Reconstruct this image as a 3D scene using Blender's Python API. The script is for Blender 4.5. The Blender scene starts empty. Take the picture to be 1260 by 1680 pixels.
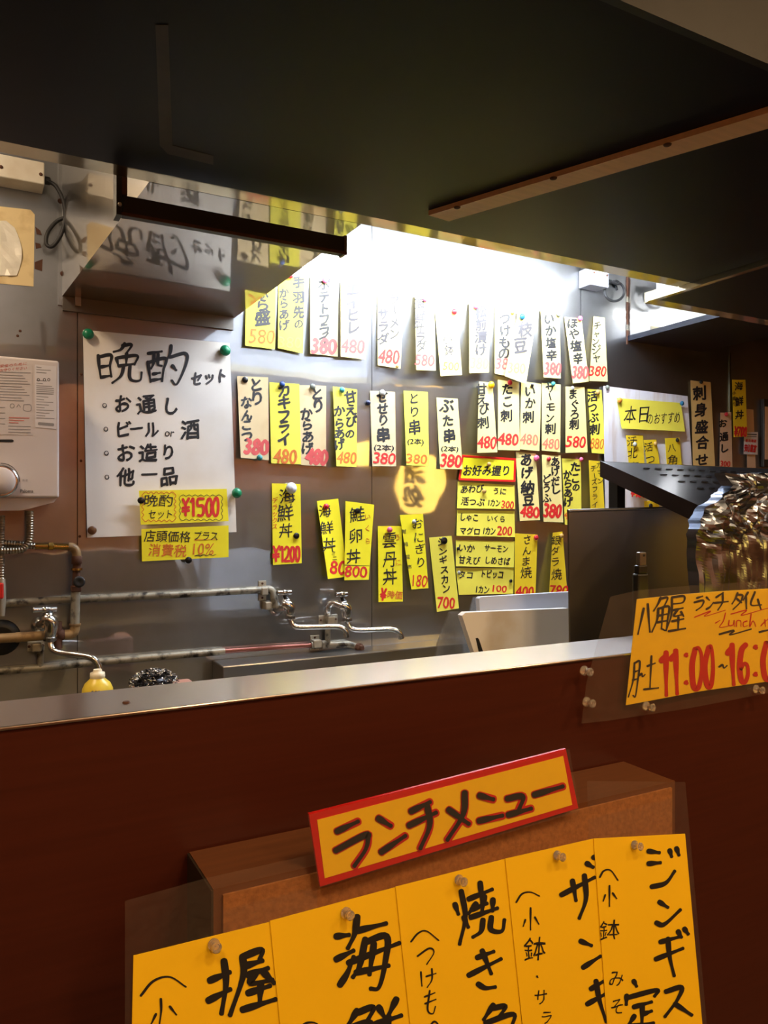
import bpy, bmesh, math, random
from mathutils import Vector, noise
random.seed(7)
SC = bpy.context.scene
COL = SC.collection
# ------------------------------------------------------------------ camera, world, exposure, lamps' strengths
EYE = 1.30                      # eye height of the seated guest
F = 1262.0                      # focal length in pixels of the 1260x1680 frame
CX, HY = 630.0, 842.0           # principal column and horizon row
YAW = math.atan2(1262.0, 2345.0)
cam = bpy.data.objects.new('camera', bpy.data.cameras.new('camera'))
COL.objects.link(cam)
cam.data.sensor_fit = 'VERTICAL'
cam.data.sensor_height = 24.0
cam.data.sensor_width = 18.0
cam.data.lens = F / 1680.0 * 24.0
cam.data.shift_y = 2.0 / 1680.0
cam.data.clip_start = 0.02
cam.location = (0, 0, EYE)
cam.rotation_euler = (math.pi / 2, 0, -YAW)
SC.camera = cam
SC.view_settings.view_transform = 'Standard'
SC.view_settings.look = 'None'
SC.view_settings.exposure = 0.0
SC.view_settings.gamma = 1.0
SC.view_settings.use_curve_mapping = False
wd = bpy.data.worlds.new('world')
SC.world = wd
wd.use_nodes = True
wd.node_tree.nodes['Background'].inputs[0].default_value = (0.9, 0.75, 0.6, 1)
wd.node_tree.nodes['Background'].inputs[1].default_value = 0.02
TUBE_POWER = 310.0               # emission of the fluorescent tube over the kitchen
LAMP_POWER = 98.0              # warm ceiling lamps over the guests' side, added wall fills too
LANTERN_POWER = 8.0
KITCHEN_FILL = 95.0  # added fill for the left of the kitchen

# ------------------------------------------------------------------ geometry helpers
cY, sY = math.cos(YAW), math.sin(YAW)
def ray(x, y):
    r = (x - CX) / F
    return Vector((r * cY + sY, -r * sY + cY, (HY - y) / F))
ORG = Vector((0, 0, EYE))
def W(x, y, v):                  # point on the plane parallel to the steel wall at depth v
    d = ray(x, y); return ORG + d * (v / d.y)
def Hp(x, y, z):                 # point on the horizontal plane, z measured from the eye
    d = ray(x, y); return ORG + d * (z / d.z)
def plane_fn(p0, n):
    p0 = Vector(p0); n = Vector(n).normalized()
    def f(x, y, e=0.0):          # e > 0 lifts the point off the plane along its normal
        d = ray(x, y); q = p0 + n * e - ORG
        return ORG + d * (q.dot(n) / d.dot(n))
    return f
def lin(c):
    return tuple(((x / 255.0) / 12.92 if x / 255.0 <= 0.04045 else ((x / 255.0 + 0.055) / 1.055) ** 2.4) for x in c)

# ------------------------------------------------------------------ materials (all procedural)
MATS = {}
def mat(name, rgb, rough=0.5, metal=0.0, var=0.06, scale=14.0, bump=0.0, bscale=60.0, spec=0.5, emit=None, estr=0.0,
        dirt=None, dirt_amt=0.0, dirt_scale=6.0, stretch=(1, 1, 1), rvar=0.0):
    if name in MATS: return MATS[name]
    m = bpy.data.materials.new(name); m.use_nodes = True
    nt = m.node_tree; b = nt.nodes['Principled BSDF']
    b.inputs['Roughness'].default_value = rough
    b.inputs['Metallic'].default_value = metal
    b.inputs['Specular IOR Level'].default_value = spec
    c = lin(rgb)
    tc = nt.nodes.new('ShaderNodeTexCoord'); mp = nt.nodes.new('ShaderNodeMapping')
    mp.inputs['Scale'].default_value = stretch
    nt.links.new(tc.outputs['Object'], mp.inputs['Vector'])
    nz = nt.nodes.new('ShaderNodeTexNoise'); nz.inputs['Scale'].default_value = scale; nz.inputs['Detail'].default_value = 5
    nt.links.new(mp.outputs['Vector'], nz.inputs['Vector'])
    mx = nt.nodes.new('ShaderNodeMix'); mx.data_type = 'RGBA'
    mx.inputs['A'].default_value = tuple(x * (1 - var) for x in c) + (1,)
    mx.inputs['B'].default_value = tuple(min(1, x * (1 + var)) for x in c) + (1,)
    nt.links.new(nz.outputs['Fac'], mx.inputs['Factor'])
    out = mx.outputs['Result']
    if dirt:
        n2 = nt.nodes.new('ShaderNodeTexNoise'); n2.inputs['Scale'].default_value = dirt_scale; n2.inputs['Detail'].default_value = 6
        nt.links.new(mp.outputs['Vector'], n2.inputs['Vector'])
        rp = nt.nodes.new('ShaderNodeValToRGB')
        rp.color_ramp.elements[0].position = 0.5; rp.color_ramp.elements[0].color = (0, 0, 0, 1)
        rp.color_ramp.elements[1].position = 0.68; rp.color_ramp.elements[1].color = (dirt_amt,) * 3 + (1,)
        nt.links.new(n2.outputs['Fac'], rp.inputs['Fac'])
        m2 = nt.nodes.new('ShaderNodeMix'); m2.data_type = 'RGBA'
        m2.inputs['B'].default_value = lin(dirt) + (1,)
        nt.links.new(rp.outputs['Color'], m2.inputs['Factor']); nt.links.new(out, m2.inputs['A'])
        out = m2.outputs['Result']
    nt.links.new(out, b.inputs['Base Color'])
    if rvar:
        mr = nt.nodes.new('ShaderNodeMapRange')
        mr.inputs['To Min'].default_value = max(0.02, rough - rvar); mr.inputs['To Max'].default_value = rough + rvar
        nt.links.new(nz.outputs['Fac'], mr.inputs['Value']); nt.links.new(mr.outputs['Result'], b.inputs['Roughness'])
    if bump:
        n3 = nt.nodes.new('ShaderNodeTexNoise'); n3.inputs['Scale'].default_value = bscale; n3.inputs['Detail'].default_value = 4
        nt.links.new(mp.outputs['Vector'], n3.inputs['Vector'])
        bp = nt.nodes.new('ShaderNodeBump'); bp.inputs['Strength'].default_value = bump; bp.inputs['Distance'].default_value = 0.002
        nt.links.new(n3.outputs['Fac'], bp.inputs['Height']); nt.links.new(bp.outputs['Normal'], b.inputs['Normal'])
    if emit:
        b.inputs['Emission Color'].default_value = lin(emit) + (1,)
        b.inputs['Emission Strength'].default_value = estr
    MATS[name] = m
    return m

def steel(name, rgb, r1, r2, mixf, streak=(60, 60, 1.2), bump=0.04, wavy=0.05, grime=0.0):
    """two-lobe stainless steel: a sharp reflection under a soft brushed one"""
    m = bpy.data.materials.new(name); m.use_nodes = True
    nt = m.node_tree; out = nt.nodes['Material Output']; a = nt.nodes['Principled BSDF']
    tc = nt.nodes.new('ShaderNodeTexCoord'); mp = nt.nodes.new('ShaderNodeMapping'); mp.inputs['Scale'].default_value = streak
    nt.links.new(tc.outputs['Object'], mp.inputs['Vector'])
    nz = nt.nodes.new('ShaderNodeTexNoise'); nz.inputs['Scale'].default_value = 1.0; nz.inputs['Detail'].default_value = 6
    nt.links.new(mp.outputs['Vector'], nz.inputs['Vector'])
    n2 = nt.nodes.new('ShaderNodeTexNoise'); n2.inputs['Scale'].default_value = 2.2; n2.inputs['Detail'].default_value = 3
    nt.links.new(tc.outputs['Object'], n2.inputs['Vector'])
    c = lin(rgb)
    mx = nt.nodes.new('ShaderNodeMix'); mx.data_type = 'RGBA'
    mx.inputs['A'].default_value = tuple(x * 0.8 for x in c) + (1,); mx.inputs['B'].default_value = tuple(min(1, x * 1.12) for x in c) + (1,)
    nt.links.new(n2.outputs['Fac'], mx.inputs['Factor'])
    bp = nt.nodes.new('ShaderNodeBump'); bp.inputs['Strength'].default_value = bump; bp.inputs['Distance'].default_value = 0.002
    nt.links.new(nz.outputs['Fac'], bp.inputs['Height'])
    b = nt.nodes.new('ShaderNodeBsdfPrincipled')
    for s, r in ((a, r1), (b, r2)):
        s.inputs['Metallic'].default_value = 1.0; s.inputs['Roughness'].default_value = r
        nt.links.new(mx.outputs['Result'], s.inputs['Base Color']); nt.links.new(bp.outputs['Normal'], s.inputs['Normal'])
    mr = nt.nodes.new('ShaderNodeMapRange'); mr.inputs['To Min'].default_value = r1 * 0.6; mr.inputs['To Max'].default_value = r1 * 1.5
    nt.links.new(n2.outputs['Fac'], mr.inputs['Value']); nt.links.new(mr.outputs['Result'], a.inputs['Roughness'])
    n4 = nt.nodes.new('ShaderNodeTexNoise'); n4.inputs['Scale'].default_value = 3.5; n4.inputs['Detail'].default_value = 2
    nt.links.new(tc.outputs['Object'], n4.inputs['Vector'])
    b4 = nt.nodes.new('ShaderNodeBump'); b4.inputs['Strength'].default_value = wavy; b4.inputs['Distance'].default_value = 0.02
    nt.links.new(n4.outputs['Fac'], b4.inputs['Height']); nt.links.new(b4.outputs['Normal'], bp.inputs['Normal'])
    if grime:
        n5 = nt.nodes.new('ShaderNodeTexNoise'); n5.inputs['Scale'].default_value = 1.7; n5.inputs['Detail'].default_value = 7
        nt.links.new(tc.outputs['Object'], n5.inputs['Vector'])
        rp = nt.nodes.new('ShaderNodeMapRange'); rp.inputs['From Min'].default_value = 0.42; rp.inputs['From Max'].default_value = 0.66; rp.inputs['To Max'].default_value = grime
        nt.links.new(n5.outputs['Fac'], rp.inputs['Value'])
        m5 = nt.nodes.new('ShaderNodeMix'); m5.data_type = 'RGBA'; m5.inputs['B'].default_value = lin((112, 108, 88)) + (1,)
        nt.links.new(rp.outputs['Result'], m5.inputs['Factor']); nt.links.new(mx.outputs['Result'], m5.inputs['A'])
        for sh in (a, b): nt.links.new(m5.outputs['Result'], sh.inputs['Base Color'])
    ms = nt.nodes.new('ShaderNodeMixShader'); ms.inputs[0].default_value = mixf
    nt.links.new(a.outputs[0], ms.inputs[1]); nt.links.new(b.outputs[0], ms.inputs[2]); nt.links.new(ms.outputs[0], out.inputs[0])
    MATS[name] = m
    return m

def film(name, gloss=0.05, haze=0.05, tint=(200, 195, 185), rough=0.12):
    m = bpy.data.materials.new(name); m.use_nodes = True
    nt = m.node_tree; out = nt.nodes['Material Output']; nt.nodes.remove(nt.nodes['Principled BSDF'])
    t = nt.nodes.new('ShaderNodeBsdfTransparent'); g = nt.nodes.new('ShaderNodeBsdfGlossy'); g.inputs['Roughness'].default_value = rough
    d = nt.nodes.new('ShaderNodeBsdfDiffuse'); d.inputs['Color'].default_value = lin(tint) + (1,)
    nz = nt.nodes.new('ShaderNodeTexNoise'); nz.inputs['Scale'].default_value = 25; nz.inputs['Detail'].default_value = 6
    mr = nt.nodes.new('ShaderNodeMapRange'); mr.inputs['To Min'].default_value = haze * 0.3; mr.inputs['To Max'].default_value = haze * 1.7
    nt.links.new(nz.outputs['Fac'], mr.inputs['Value'])
    m1 = nt.nodes.new('ShaderNodeMixShader'); nt.links.new(mr.outputs['Result'], m1.inputs[0])
    nt.links.new(t.outputs[0], m1.inputs[1]); nt.links.new(d.outputs[0], m1.inputs[2])
    m2 = nt.nodes.new('ShaderNodeMixShader'); m2.inputs[0].default_value = gloss
    nt.links.new(m1.outputs[0], m2.inputs[1]); nt.links.new(g.outputs[0], m2.inputs[2]); nt.links.new(m2.outputs[0], out.inputs[0])
    MATS[name] = m
    return m

steel('wall_steel', (192, 192, 194), 0.035, 0.40, 0.55, bump=0.012, wavy=0.10, grime=0.6)
steel('hood_steel', (176, 172, 165), 0.04, 0.32, 0.3, bump=0.012)
steel('cap_steel', (186, 174, 166), 0.16, 0.34, 0.5, streak=(1.2, 60, 60))
steel('bench_steel', (165, 163, 160), 0.2, 0.4, 0.5, streak=(1.2, 60, 60))
steel('dark_steel', (124, 119, 110), 0.3, 0.5, 0.7, streak=(2, 60, 60))
steel('grime_steel', (84, 82, 74), 0.25, 0.5, 0.7, streak=(2, 60, 60), grime=0.4)
steel('shelf_steel', (78, 72, 74), 0.16, 0.4, 0.5, streak=(2, 60, 60))
steel('trim_steel', (190, 180, 150), 0.08, 0.3, 0.3, streak=(1.2, 60, 60))
film('clear_film', 0.035, 0.02)
film('sleeve_film', 0.045, 0.035, (190, 180, 160))
film('smoke_acrylic', 0.08, 0.35, (120, 118, 108))
mat('chrome', (222, 222, 222), 0.2, 1.0, var=0.03)
mat('dull_pipe', (146, 140, 124), 0.45, 0.35, var=0.3, scale=30, dirt=(34, 28, 22), dirt_amt=1.0, dirt_scale=38)
mat('beige_pipe', (152, 124, 84), 0.5, 0.2, var=0.25, scale=25, dirt=(84, 52, 28), dirt_amt=0.9, dirt_scale=30)
mat('rust', (82, 50, 32), 0.8, 0.2, var=0.4, scale=60)
mat('copper', (132, 82, 72), 0.4, 0.7, var=0.1)
mat('brass', (196, 158, 84), 0.25, 1.0, var=0.08)
mat('hose_metal', (170, 160, 142), 0.28, 1.0, var=0.1)
mat('galvanized', (185, 178, 160), 0.5, 0.7, var=0.2, scale=40)
mat('red_plastic', (205, 38, 28), 0.4)
mat('black_plastic', (18, 17, 17), 0.4, spec=0.4)
mat('black_rubber', (22, 21, 22), 0.6)
mat('heater_white', (214, 206, 204), 0.35, var=0.02)
mat('print_gray', (150, 146, 146), 0.6); mat('print_red', (205, 120, 110), 0.6); mat('print_dark', (95, 92, 92), 0.6)
mat('label_white', (224, 220, 222), 0.5, var=0.02)
mat('box_white', (212, 206, 190), 0.45, var=0.05, scale=8, dirt=(160, 130, 80), dirt_amt=0.3, dirt_scale=9)
mat('soffit_dark', (15, 18, 29), 0.42, var=0.2, scale=4, spec=0.14)
mat('soffit_face', (17, 17, 19), 0.5, var=0.25, scale=30, bump=0.2)
mat('batten_wood', (226, 186, 142), 0.6, var=0.18, scale=7, stretch=(1, 14, 14))
mat('panel_wood', (70, 30, 20), 0.34, var=0.28, scale=5, stretch=(1.2, 30, 30), spec=0.35)
mat('room_wood', (158, 100, 68), 0.5, var=0.25, scale=5, stretch=(12, 12, 1))
mat('room_plaster', (150, 122, 96), 0.8, var=0.08)
mat('floor_tile', (66, 58, 50), 0.5, var=0.15)
mat('kitchen_ceiling', (172, 170, 165), 0.7, var=0.08)
mat('cork', (150, 96, 52), 0.85, var=0.5, scale=160, bump=0.4, bscale=180)
mat('cork_frame', (104, 62, 36), 0.35, var=0.3, scale=8, stretch=(1, 20, 20))
mat('frame_side', (42, 34, 26), 0.5, var=0.2)
mat('lunch_yellow', (250, 202, 6), 0.62, var=0.05, scale=9)
mat('yellow', (234, 220, 76), 0.75, var=0.05, scale=18)
mat('bright_yellow', (246, 230, 30), 0.6, var=0.04, scale=18)
mat('deep_yellow', (240, 208, 30), 0.75, var=0.06, scale=18)
mat('cream', (236, 217, 138), 0.8, var=0.06, scale=14)
mat('beige', (216, 191, 145), 0.8, var=0.09, scale=14, dirt=(190, 150, 100), dirt_amt=0.4, dirt_scale=10)
mat('manila', (222, 184, 112), 0.8, var=0.08, scale=14)
mat('pink_beige', (216, 178, 140), 0.8, var=0.08, scale=14)
mat('white_paper', (236, 230, 220), 0.75, var=0.04, scale=6, dirt=(205, 185, 150), dirt_amt=0.35, dirt_scale=3.5)
mat('wrinkled_white', (228, 226, 232), 0.6, var=0.06, scale=5, stretch=(5, 1, 1), dirt=(190, 165, 140), dirt_amt=0.5, dirt_scale=5)
mat('aged_paper', (222, 200, 150), 0.8, var=0.12, scale=10, dirt=(150, 110, 50), dirt_amt=0.5, dirt_scale=12)
mat('peeled_foil', (238, 232, 214), 0.35, 0.3, var=0.1, scale=20, bump=0.6, bscale=40)
mat('ink', (24, 22, 24), 0.6, var=0.2, scale=60)
mat('ink_soft', (52, 48, 50), 0.6, var=0.3, scale=60)
mat('red', (214, 38, 34), 0.6, var=0.15, scale=50)
mat('sign_red', (205, 22, 18), 0.5, var=0.08, scale=30)
mat('pink_red', (206, 78, 74), 0.7, var=0.2, scale=40)
mat('pale_red', (226, 120, 92), 0.7, var=0.2, scale=40)
mat('orange', (214, 110, 34), 0.7, var=0.2, scale=40)
mat('pale_orange', (222, 184, 84), 0.7)
mat('board_white', (246, 245, 246), 0.4, var=0.03, scale=6, dirt=(206, 180, 120), dirt_amt=0.5, dirt_scale=7)
mat('board_blue', (216, 226, 246), 0.4, var=0.02)
mat('slot_dark', (20, 19, 18), 0.7)
mat('soap_yellow', (232, 206, 70), 0.35, var=0.04)
mat('cap_white', (236, 228, 200), 0.4, var=0.02)
mat('tub_pink', (176, 128, 116), 0.4)
mat('scourer', (34, 33, 36), 0.3, 0.8, var=0.6, scale=200)
mat('foil', (136, 146, 168), 0.24, 1.0, var=0.05)
mat('tool_grey', (120, 114, 108), 0.35, 0.8)
mat('tape_brown', (60, 48, 40), 0.6, var=0.4, scale=30)
mat('lamp_white', (245, 245, 245), 0.5, emit=(255, 255, 255), estr=TUBE_POWER)
MATS['lamp_white'].node_tree.nodes['Principled BSDF'].inputs['Emission Color'].default_value = (0.80, 0.88, 1.0, 1)
mat('lamp_warm', (255, 225, 180), 0.5, emit=(255, 212, 156), estr=LAMP_POWER)
mat('kitchen_fill', (255, 235, 210), 0.5, emit=(255, 226, 190), estr=KITCHEN_FILL)
mat('lantern_paper', (240, 190, 90), 0.7, emit=(255, 204, 92), estr=LANTERN_POWER)
mat('enamel', (225, 225, 222), 0.4); mat('panel_grey', (176, 182, 196), 0.35, var=0.05); mat('box_grey', (142, 144, 152), 0.4, var=0.05)
for nm, c in dict(green=(20, 122, 82), black=(20, 20, 22), white=(226, 228, 234), red=(196, 40, 52), pink=(222, 98, 134), blue=(52, 82, 150),
                  teal=(66, 150, 150), grey=(118, 122, 112), yellow=(240, 186, 20), brown=(110, 74, 46), tan=(188, 150, 84), orange=(222, 140, 50),
                  silver=(176, 176, 170), navy=(34, 40, 70), steelblue=(30, 96, 132)).items():
    mat('magnet_' + nm, c, 0.3, var=0.03)
pin_m = bpy.data.materials.new('clear_pin'); pin_m.use_nodes = True
_b = pin_m.node_tree.nodes['Principled BSDF']
_b.inputs['Transmission Weight'].default_value = 0.85; _b.inputs['Roughness'].default_value = 0.08
_b.inputs['Base Color'].default_value = (0.95, 0.9, 0.82, 1); _b.inputs['IOR'].default_value = 1.49
MATS['clear_pin'] = pin_m

# ------------------------------------------------------------------ mesh builder
class MB:
    def __init__(s): s.v = []; s.f = []; s.m = []; s.sm = []; s.mats = []
    def mi(s, name):
        if name not in s.mats: s.mats.append(name)
        return s.mats.index(name)
    def add(s, vs, fs, m, smooth=False):
        o = len(s.v); k = s.mi(m)
        s.v += [Vector(p) for p in vs]
        for f in fs: s.f.append([i + o for i in f]); s.m.append(k); s.sm.append(smooth)
        return s
    def box(s, a, b, m):
        x0, y0, z0 = a; x1, y1, z1 = b
        return s.add([(x0, y0, z0), (x1, y0, z0), (x1, y1, z0), (x0, y1, z0), (x0, y0, z1), (x1, y0, z1), (x1, y1, z1), (x0, y1, z1)],
                     [(0, 3, 2, 1), (4, 5, 6, 7), (0, 1, 5, 4), (1, 2, 6, 5), (2, 3, 7, 6), (3, 0, 4, 7)], m)
    def bbox(s, a, b, m, r=0.004, seg=2):
        bm = bmesh.new(); bmesh.ops.create_cube(bm, size=1.0)
        a = Vector(a); b = Vector(b); c = (a + b) / 2; d = b - a
        for v in bm.verts: v.co = Vector((v.co.x * d.x, v.co.y * d.y, v.co.z * d.z)) + c
        bmesh.ops.bevel(bm, geom=bm.edges[:] + bm.verts[:], offset=r, segments=seg, affect='EDGES', profile=0.5)
        bm.verts.index_update()
        s.add([v.co.copy() for v in bm.verts], [[v.index for v in f.verts] for f in bm.faces], m); bm.free(); return s
    def prism(s, loop, off, m):     # closed 3-D polygon extruded by the vector off
        off = Vector(off); n = len(loop); L = [Vector(p) for p in loop]
        return s.add(L + [p + off for p in L], [list(range(n)), list(range(2 * n - 1, n - 1, -1))] + [(i, i + n, (i + 1) % n + n, (i + 1) % n) for i in range(n)], m)
    def tube(s, pts, rad, m, n=14, caps=True):
        pts = [Vector(p) for p in pts]; k = len(pts); vs = []; fs = []
        rs = rad if isinstance(rad, (list, tuple)) else [rad] * k
        up = None
        for i, p in enumerate(pts):
            t = (pts[min(i + 1, k - 1)] - pts[max(i - 1, 0)]).normalized()
            if up is None:
                up = t.orthogonal().normalized()
            up = (up - t * up.dot(t)).normalized(); bt = t.cross(up)
            for j in range(n):
                a = 2 * math.pi * j / n
                vs.append(p + (up * math.cos(a) + bt * math.sin(a)) * rs[i])
        for i in range(k - 1):
            for j in range(n):
                fs.append((i * n + j, i * n + (j + 1) % n, (i + 1) * n + (j + 1) % n, (i + 1) * n + j))
        s.add(vs, fs, m, True)
        if caps:
            s.add(vs[:n], [list(range(n - 1, -1, -1))], m); s.add(vs[-n:], [list(range(n))], m)
        return s
    def lathe(s, base, axis, prof, m, n=18, smooth=True):   # prof: (distance along axis, radius)
        axis = Vector(axis).normalized(); b = Vector(base)
        u = axis.orthogonal().normalized(); w = axis.cross(u); vs = []; fs = []
        for (h, r) in prof:
            for j in range(n):
                a = 2 * math.pi * j / n
                vs.append(b + axis * h + (u * math.cos(a) + w * math.sin(a)) * max(r, 1e-5))
        for i in range(len(prof) - 1):
            for j in range(n):
                fs.append((i * n + j, i * n + (j + 1) % n, (i + 1) * n + (j + 1) % n, (i + 1) * n + j))
        s.add(vs, fs, m, smooth)
        s.add(vs[:n], [list(range(n - 1, -1, -1))], m); s.add(vs[-n:], [list(range(n))], m)
        return s
    def build(s, name, parent=None, loc=None):
        if parent is not None: org = Vector(parent['_o'])
        elif loc is not None: org = Vector(loc)
        else:
            org = Vector([(min(v[i] for v in s.v) + max(v[i] for v in s.v)) / 2 for i in range(3)])
            org.z = min(v.z for v in s.v)
        me = bpy.data.meshes.new(name)
        me.from_pydata([v - org for v in s.v], [], s.f)
        for n in s.mats: me.materials.append(MATS[n])
        me.polygons.foreach_set('material_index', s.m); me.polygons.foreach_set('use_smooth', s.sm)
        me.update()
        o = bpy.data.objects.new(name, me); COL.objects.link(o)
        if parent is not None: o.parent = parent
        if parent is None: o.location = org
        o['_o'] = tuple(org)
        return o
def tag(o, label, cat, group=None, kind=None):
    if label: o['label'] = label
    if cat: o['category'] = cat
    if group: o['group'] = group
    if kind: o['kind'] = kind
    return o
def struct(o):
    o['kind'] = 'structure'; return o
def thing(name, loc, label, cat, group=None):
    o = bpy.data.objects.new(name, None); o.empty_display_size = 0.05; COL.objects.link(o)
    o.location = loc; o['_o'] = tuple(loc)
    return tag(o, label, cat, group)
def catmull(pts, sub=6):
    P = [Vector(p) for p in pts]
    if len(P) < 3: return [P[0].lerp(P[-1], i / sub) for i in range(sub + 1)]
    out = []
    for i in range(len(P) - 1):
        p0 = P[i - 1] if i else P[0] * 2 - P[1]; p1 = P[i]; p2 = P[i + 1]
        p3 = P[i + 2] if i + 2 < len(P) else P[-1] * 2 - P[-2]
        for k in range(sub):
            t = k / sub
            out.append(0.5 * ((2 * p1) + (p2 - p0) * t + (2 * p0 - 5 * p1 + 4 * p2 - p3) * t * t + (3 * p1 - p0 - 3 * p2 + p3) * t ** 3))
    out.append(P[-1]); return out

# ------------------------------------------------------------------ lettering
_G = {}
def glyph(txt, bold=0.0):
    key = (txt, bold)
    if key in _G: return _G[key]
    c = bpy.data.curves.new('glyph', 'FONT'); c.body = txt; c.offset = bold; c.resolution_u = 3
    o = bpy.data.objects.new('glyph', c); COL.objects.link(o)
    dg = bpy.context.evaluated_depsgraph_get()
    me = bpy.data.meshes.new_from_object(o.evaluated_get(dg))
    vs = [(v.co.x, v.co.y) for v in me.vertices]; fs = [list(p.vertices) for p in me.polygons]
    bpy.data.objects.remove(o); bpy.data.curves.remove(c); bpy.data.meshes.remove(me)
    _G[key] = (vs, fs); return _G[key]
def thicken(mb, out, fs, m, fn, bx, by):
    """a heavier pen: the same outline laid down a few times a hair apart"""
    offs = [(0, 0)] if bx < 1e-4 else [(bx, 0), (-bx, 0), (0, by), (0, -by)]
    for k, (dx, dy) in enumerate(offs):
        mb.add([fn(x + dx, y + dy, k * 0.00004) for x, y in out], fs, m)
def put_char(mb, ch, cx, cy, w, h, m, fn, bold=0.02, rot=None, hand=1.0):
    vs, fs = glyph(ch)
    if not vs: return
    a = (random.uniform(-0.07, 0.07) if rot is None else rot); ca, sa = math.cos(a), math.sin(a)
    sx = random.uniform(0.92, 1.04); sy = random.uniform(0.94, 1.06); sd = random.random() * 50
    out = []
    for (x, y) in vs:
        x = (x - 0.5); y = (y - 0.34)
        n1 = noise.noise(Vector((x * 2.6 + sd, y * 2.6, sd))) * 0.07 * hand
        n2 = noise.noise(Vector((x * 2.6, y * 2.6 + sd, sd + 9))) * 0.07 * hand
        x, y = (x + n1) * sx, (y + n2 + 0.10 * hand * x) * sy
        x, y = x * ca - y * sa, x * sa + y * ca
        out.append((cx + x * w, cy - y * h))
    thicken(mb, out, fs, m, fn, bold * 0.85 * w, bold * 0.85 * h)
def put_word(mb, txt, cx, cy, w, h, m, fn, bold=0.02, slope=0.0, shear=0.12, hand=1.0):
    """a horizontal word fitted into a w by h box around (cx, cy); slope is the row's rise per pixel"""
    vs, fs = glyph(txt)
    if not vs: return
    x0 = min(v[0] for v in vs); x1 = max(v[0] for v in vs); y0 = min(v[1] for v in vs); y1 = max(v[1] for v in vs)
    sd = random.random() * 50; out = []
    for (x, y) in vs:
        x = (x - x0) / (x1 - x0) - 0.5; y = (y - y0) / (y1 - y0) - 0.5
        asp = w / max(h, 1e-3)
        x += noise.noise(Vector((x * asp * 2.2 + sd, y * 2.2, sd))) * 0.07 / asp * hand
        y += noise.noise(Vector((x * asp * 2.2, y * 2.2 + sd, sd + 7))) * 0.07 * hand
        px = cx + x * w + y * h * shear; py = cy - y * h + slope * x * w
        out.append((px, py))
    thicken(mb, out, fs, m, fn, bold * 1.0 * h, bold * 1.0 * h)
_lift = [0]
def stroke(mb, pts, w, m, fn, lift=0.0, taper=True):
    P = catmull([(p[0], p[1], 0) for p in pts], 7); n = len(P); L = []; R = []
    for i, p in enumerate(P):
        t = P[min(i + 1, n - 1)] - P[max(i - 1, 0)]
        if t.length < 1e-6: t = Vector((1, 0, 0))
        t.normalize(); nn = Vector((-t.y, t.x, 0))
        u = i / (n - 1)
        ww = w * 0.5 * ((0.86 + 0.24 * math.sin(u * 5.0 + 0.6)) if taper else 1.0)
        L.append(p + nn * ww); R.append(p - nn * ww)
    poly = []
    def cap(c, t, r):
        nn = Vector((-t.y, t.x, 0)); return [c + nn * r * math.cos(a) + t * r * math.sin(a) * 0.75 for a in [math.pi * k / 5 for k in range(1, 5)]]
    t1 = (P[-1] - P[-2]).normalized(); t0 = (P[0] - P[1]).normalized()
    _lift[0] = (_lift[0] + 1) % 12; e = lift + _lift[0] * 0.00003
    g = lambda q: fn(q.x, q.y, e)
    vs = [g(q) for q in L] + [g(q) for q in R]
    fs = [(i, i + 1, n + i + 1, n + i) for i in range(n - 1)]
    mb.add(vs, fs, m)
    for c, t, r in ((P[-1], t1, (L[-1] - R[-1]).length / 2), (P[0], t0, (L[0] - R[0]).length / 2)):
        nn = Vector((-t.y, t.x, 0))
        k = [c + nn * r] + cap(c, t, r) + [c - nn * r]
        mb.add([g(q) for q in k], [list(range(len(k)))], m)

# ================================================================== THE ROOM
V = 2.40                         # depth of the steel wall
UL, UR = -1.5, 4.2
ZC = EYE + 1.30                  # ceiling
def Z(z): return EYE + z
# steel wall of sheets with thin seams
mb = MB()
seams = [UL, -0.69, 0.276, 1.243, 2.21, 3.127, UR]
for a, b in zip(seams, seams[1:]):
    mb.box((a + 0.0012, V, 0), (b - 0.0012, V + 0.004, ZC), 'wall_steel')
mb.box((UL, V + 0.0042, 0), (UR, V + 0.08, ZC), 'slot_dark')
for px in ((133, 614), (133, 756), (131, 880), (37, 605), (33, 543), (29, 551), (98, 452), (37, 905)):
    p = W(px[0], px[1], V); mb.lathe(p, (0, -1, 0), [(0, 0.004), (0.0012, 0.0035), (0.0018, 0.001)], 'rust', 10)
struct(mb.build('wall_back'))
mb = MB(); p = W(1197, 700, V); mb.box((p.x - 0.004, V - 0.004, 0.9), (p.x + 0.004, V - 0.0002, Z(0.75)), 'trim_steel'); struct(mb.build('trim_1'))
struct(MB().box((UL - 0.08, -2.0, 0), (UL, V + 0.08, ZC), 'room_plaster').build('wall_left'))
struct(MB().box((UR, -2.0, 0), (UR + 0.08, V + 0.08, ZC), 'room_wood').build('wall_right'))
mb = MB().box((UL, -2.08, 0), (UR, -2.0, ZC), 'room_wood')
struct(mb.build('wall_front'))
struct(MB().box((UL - 0.08, -2.08, -0.06), (UR + 0.08, V + 0.08, 0), 'floor_tile').build('floor'))
struct(MB().box((UL - 0.08, -2.08, ZC), (UR + 0.08, V + 0.08, ZC + 0.06), 'kitchen_ceiling').build('ceiling'))

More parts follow.
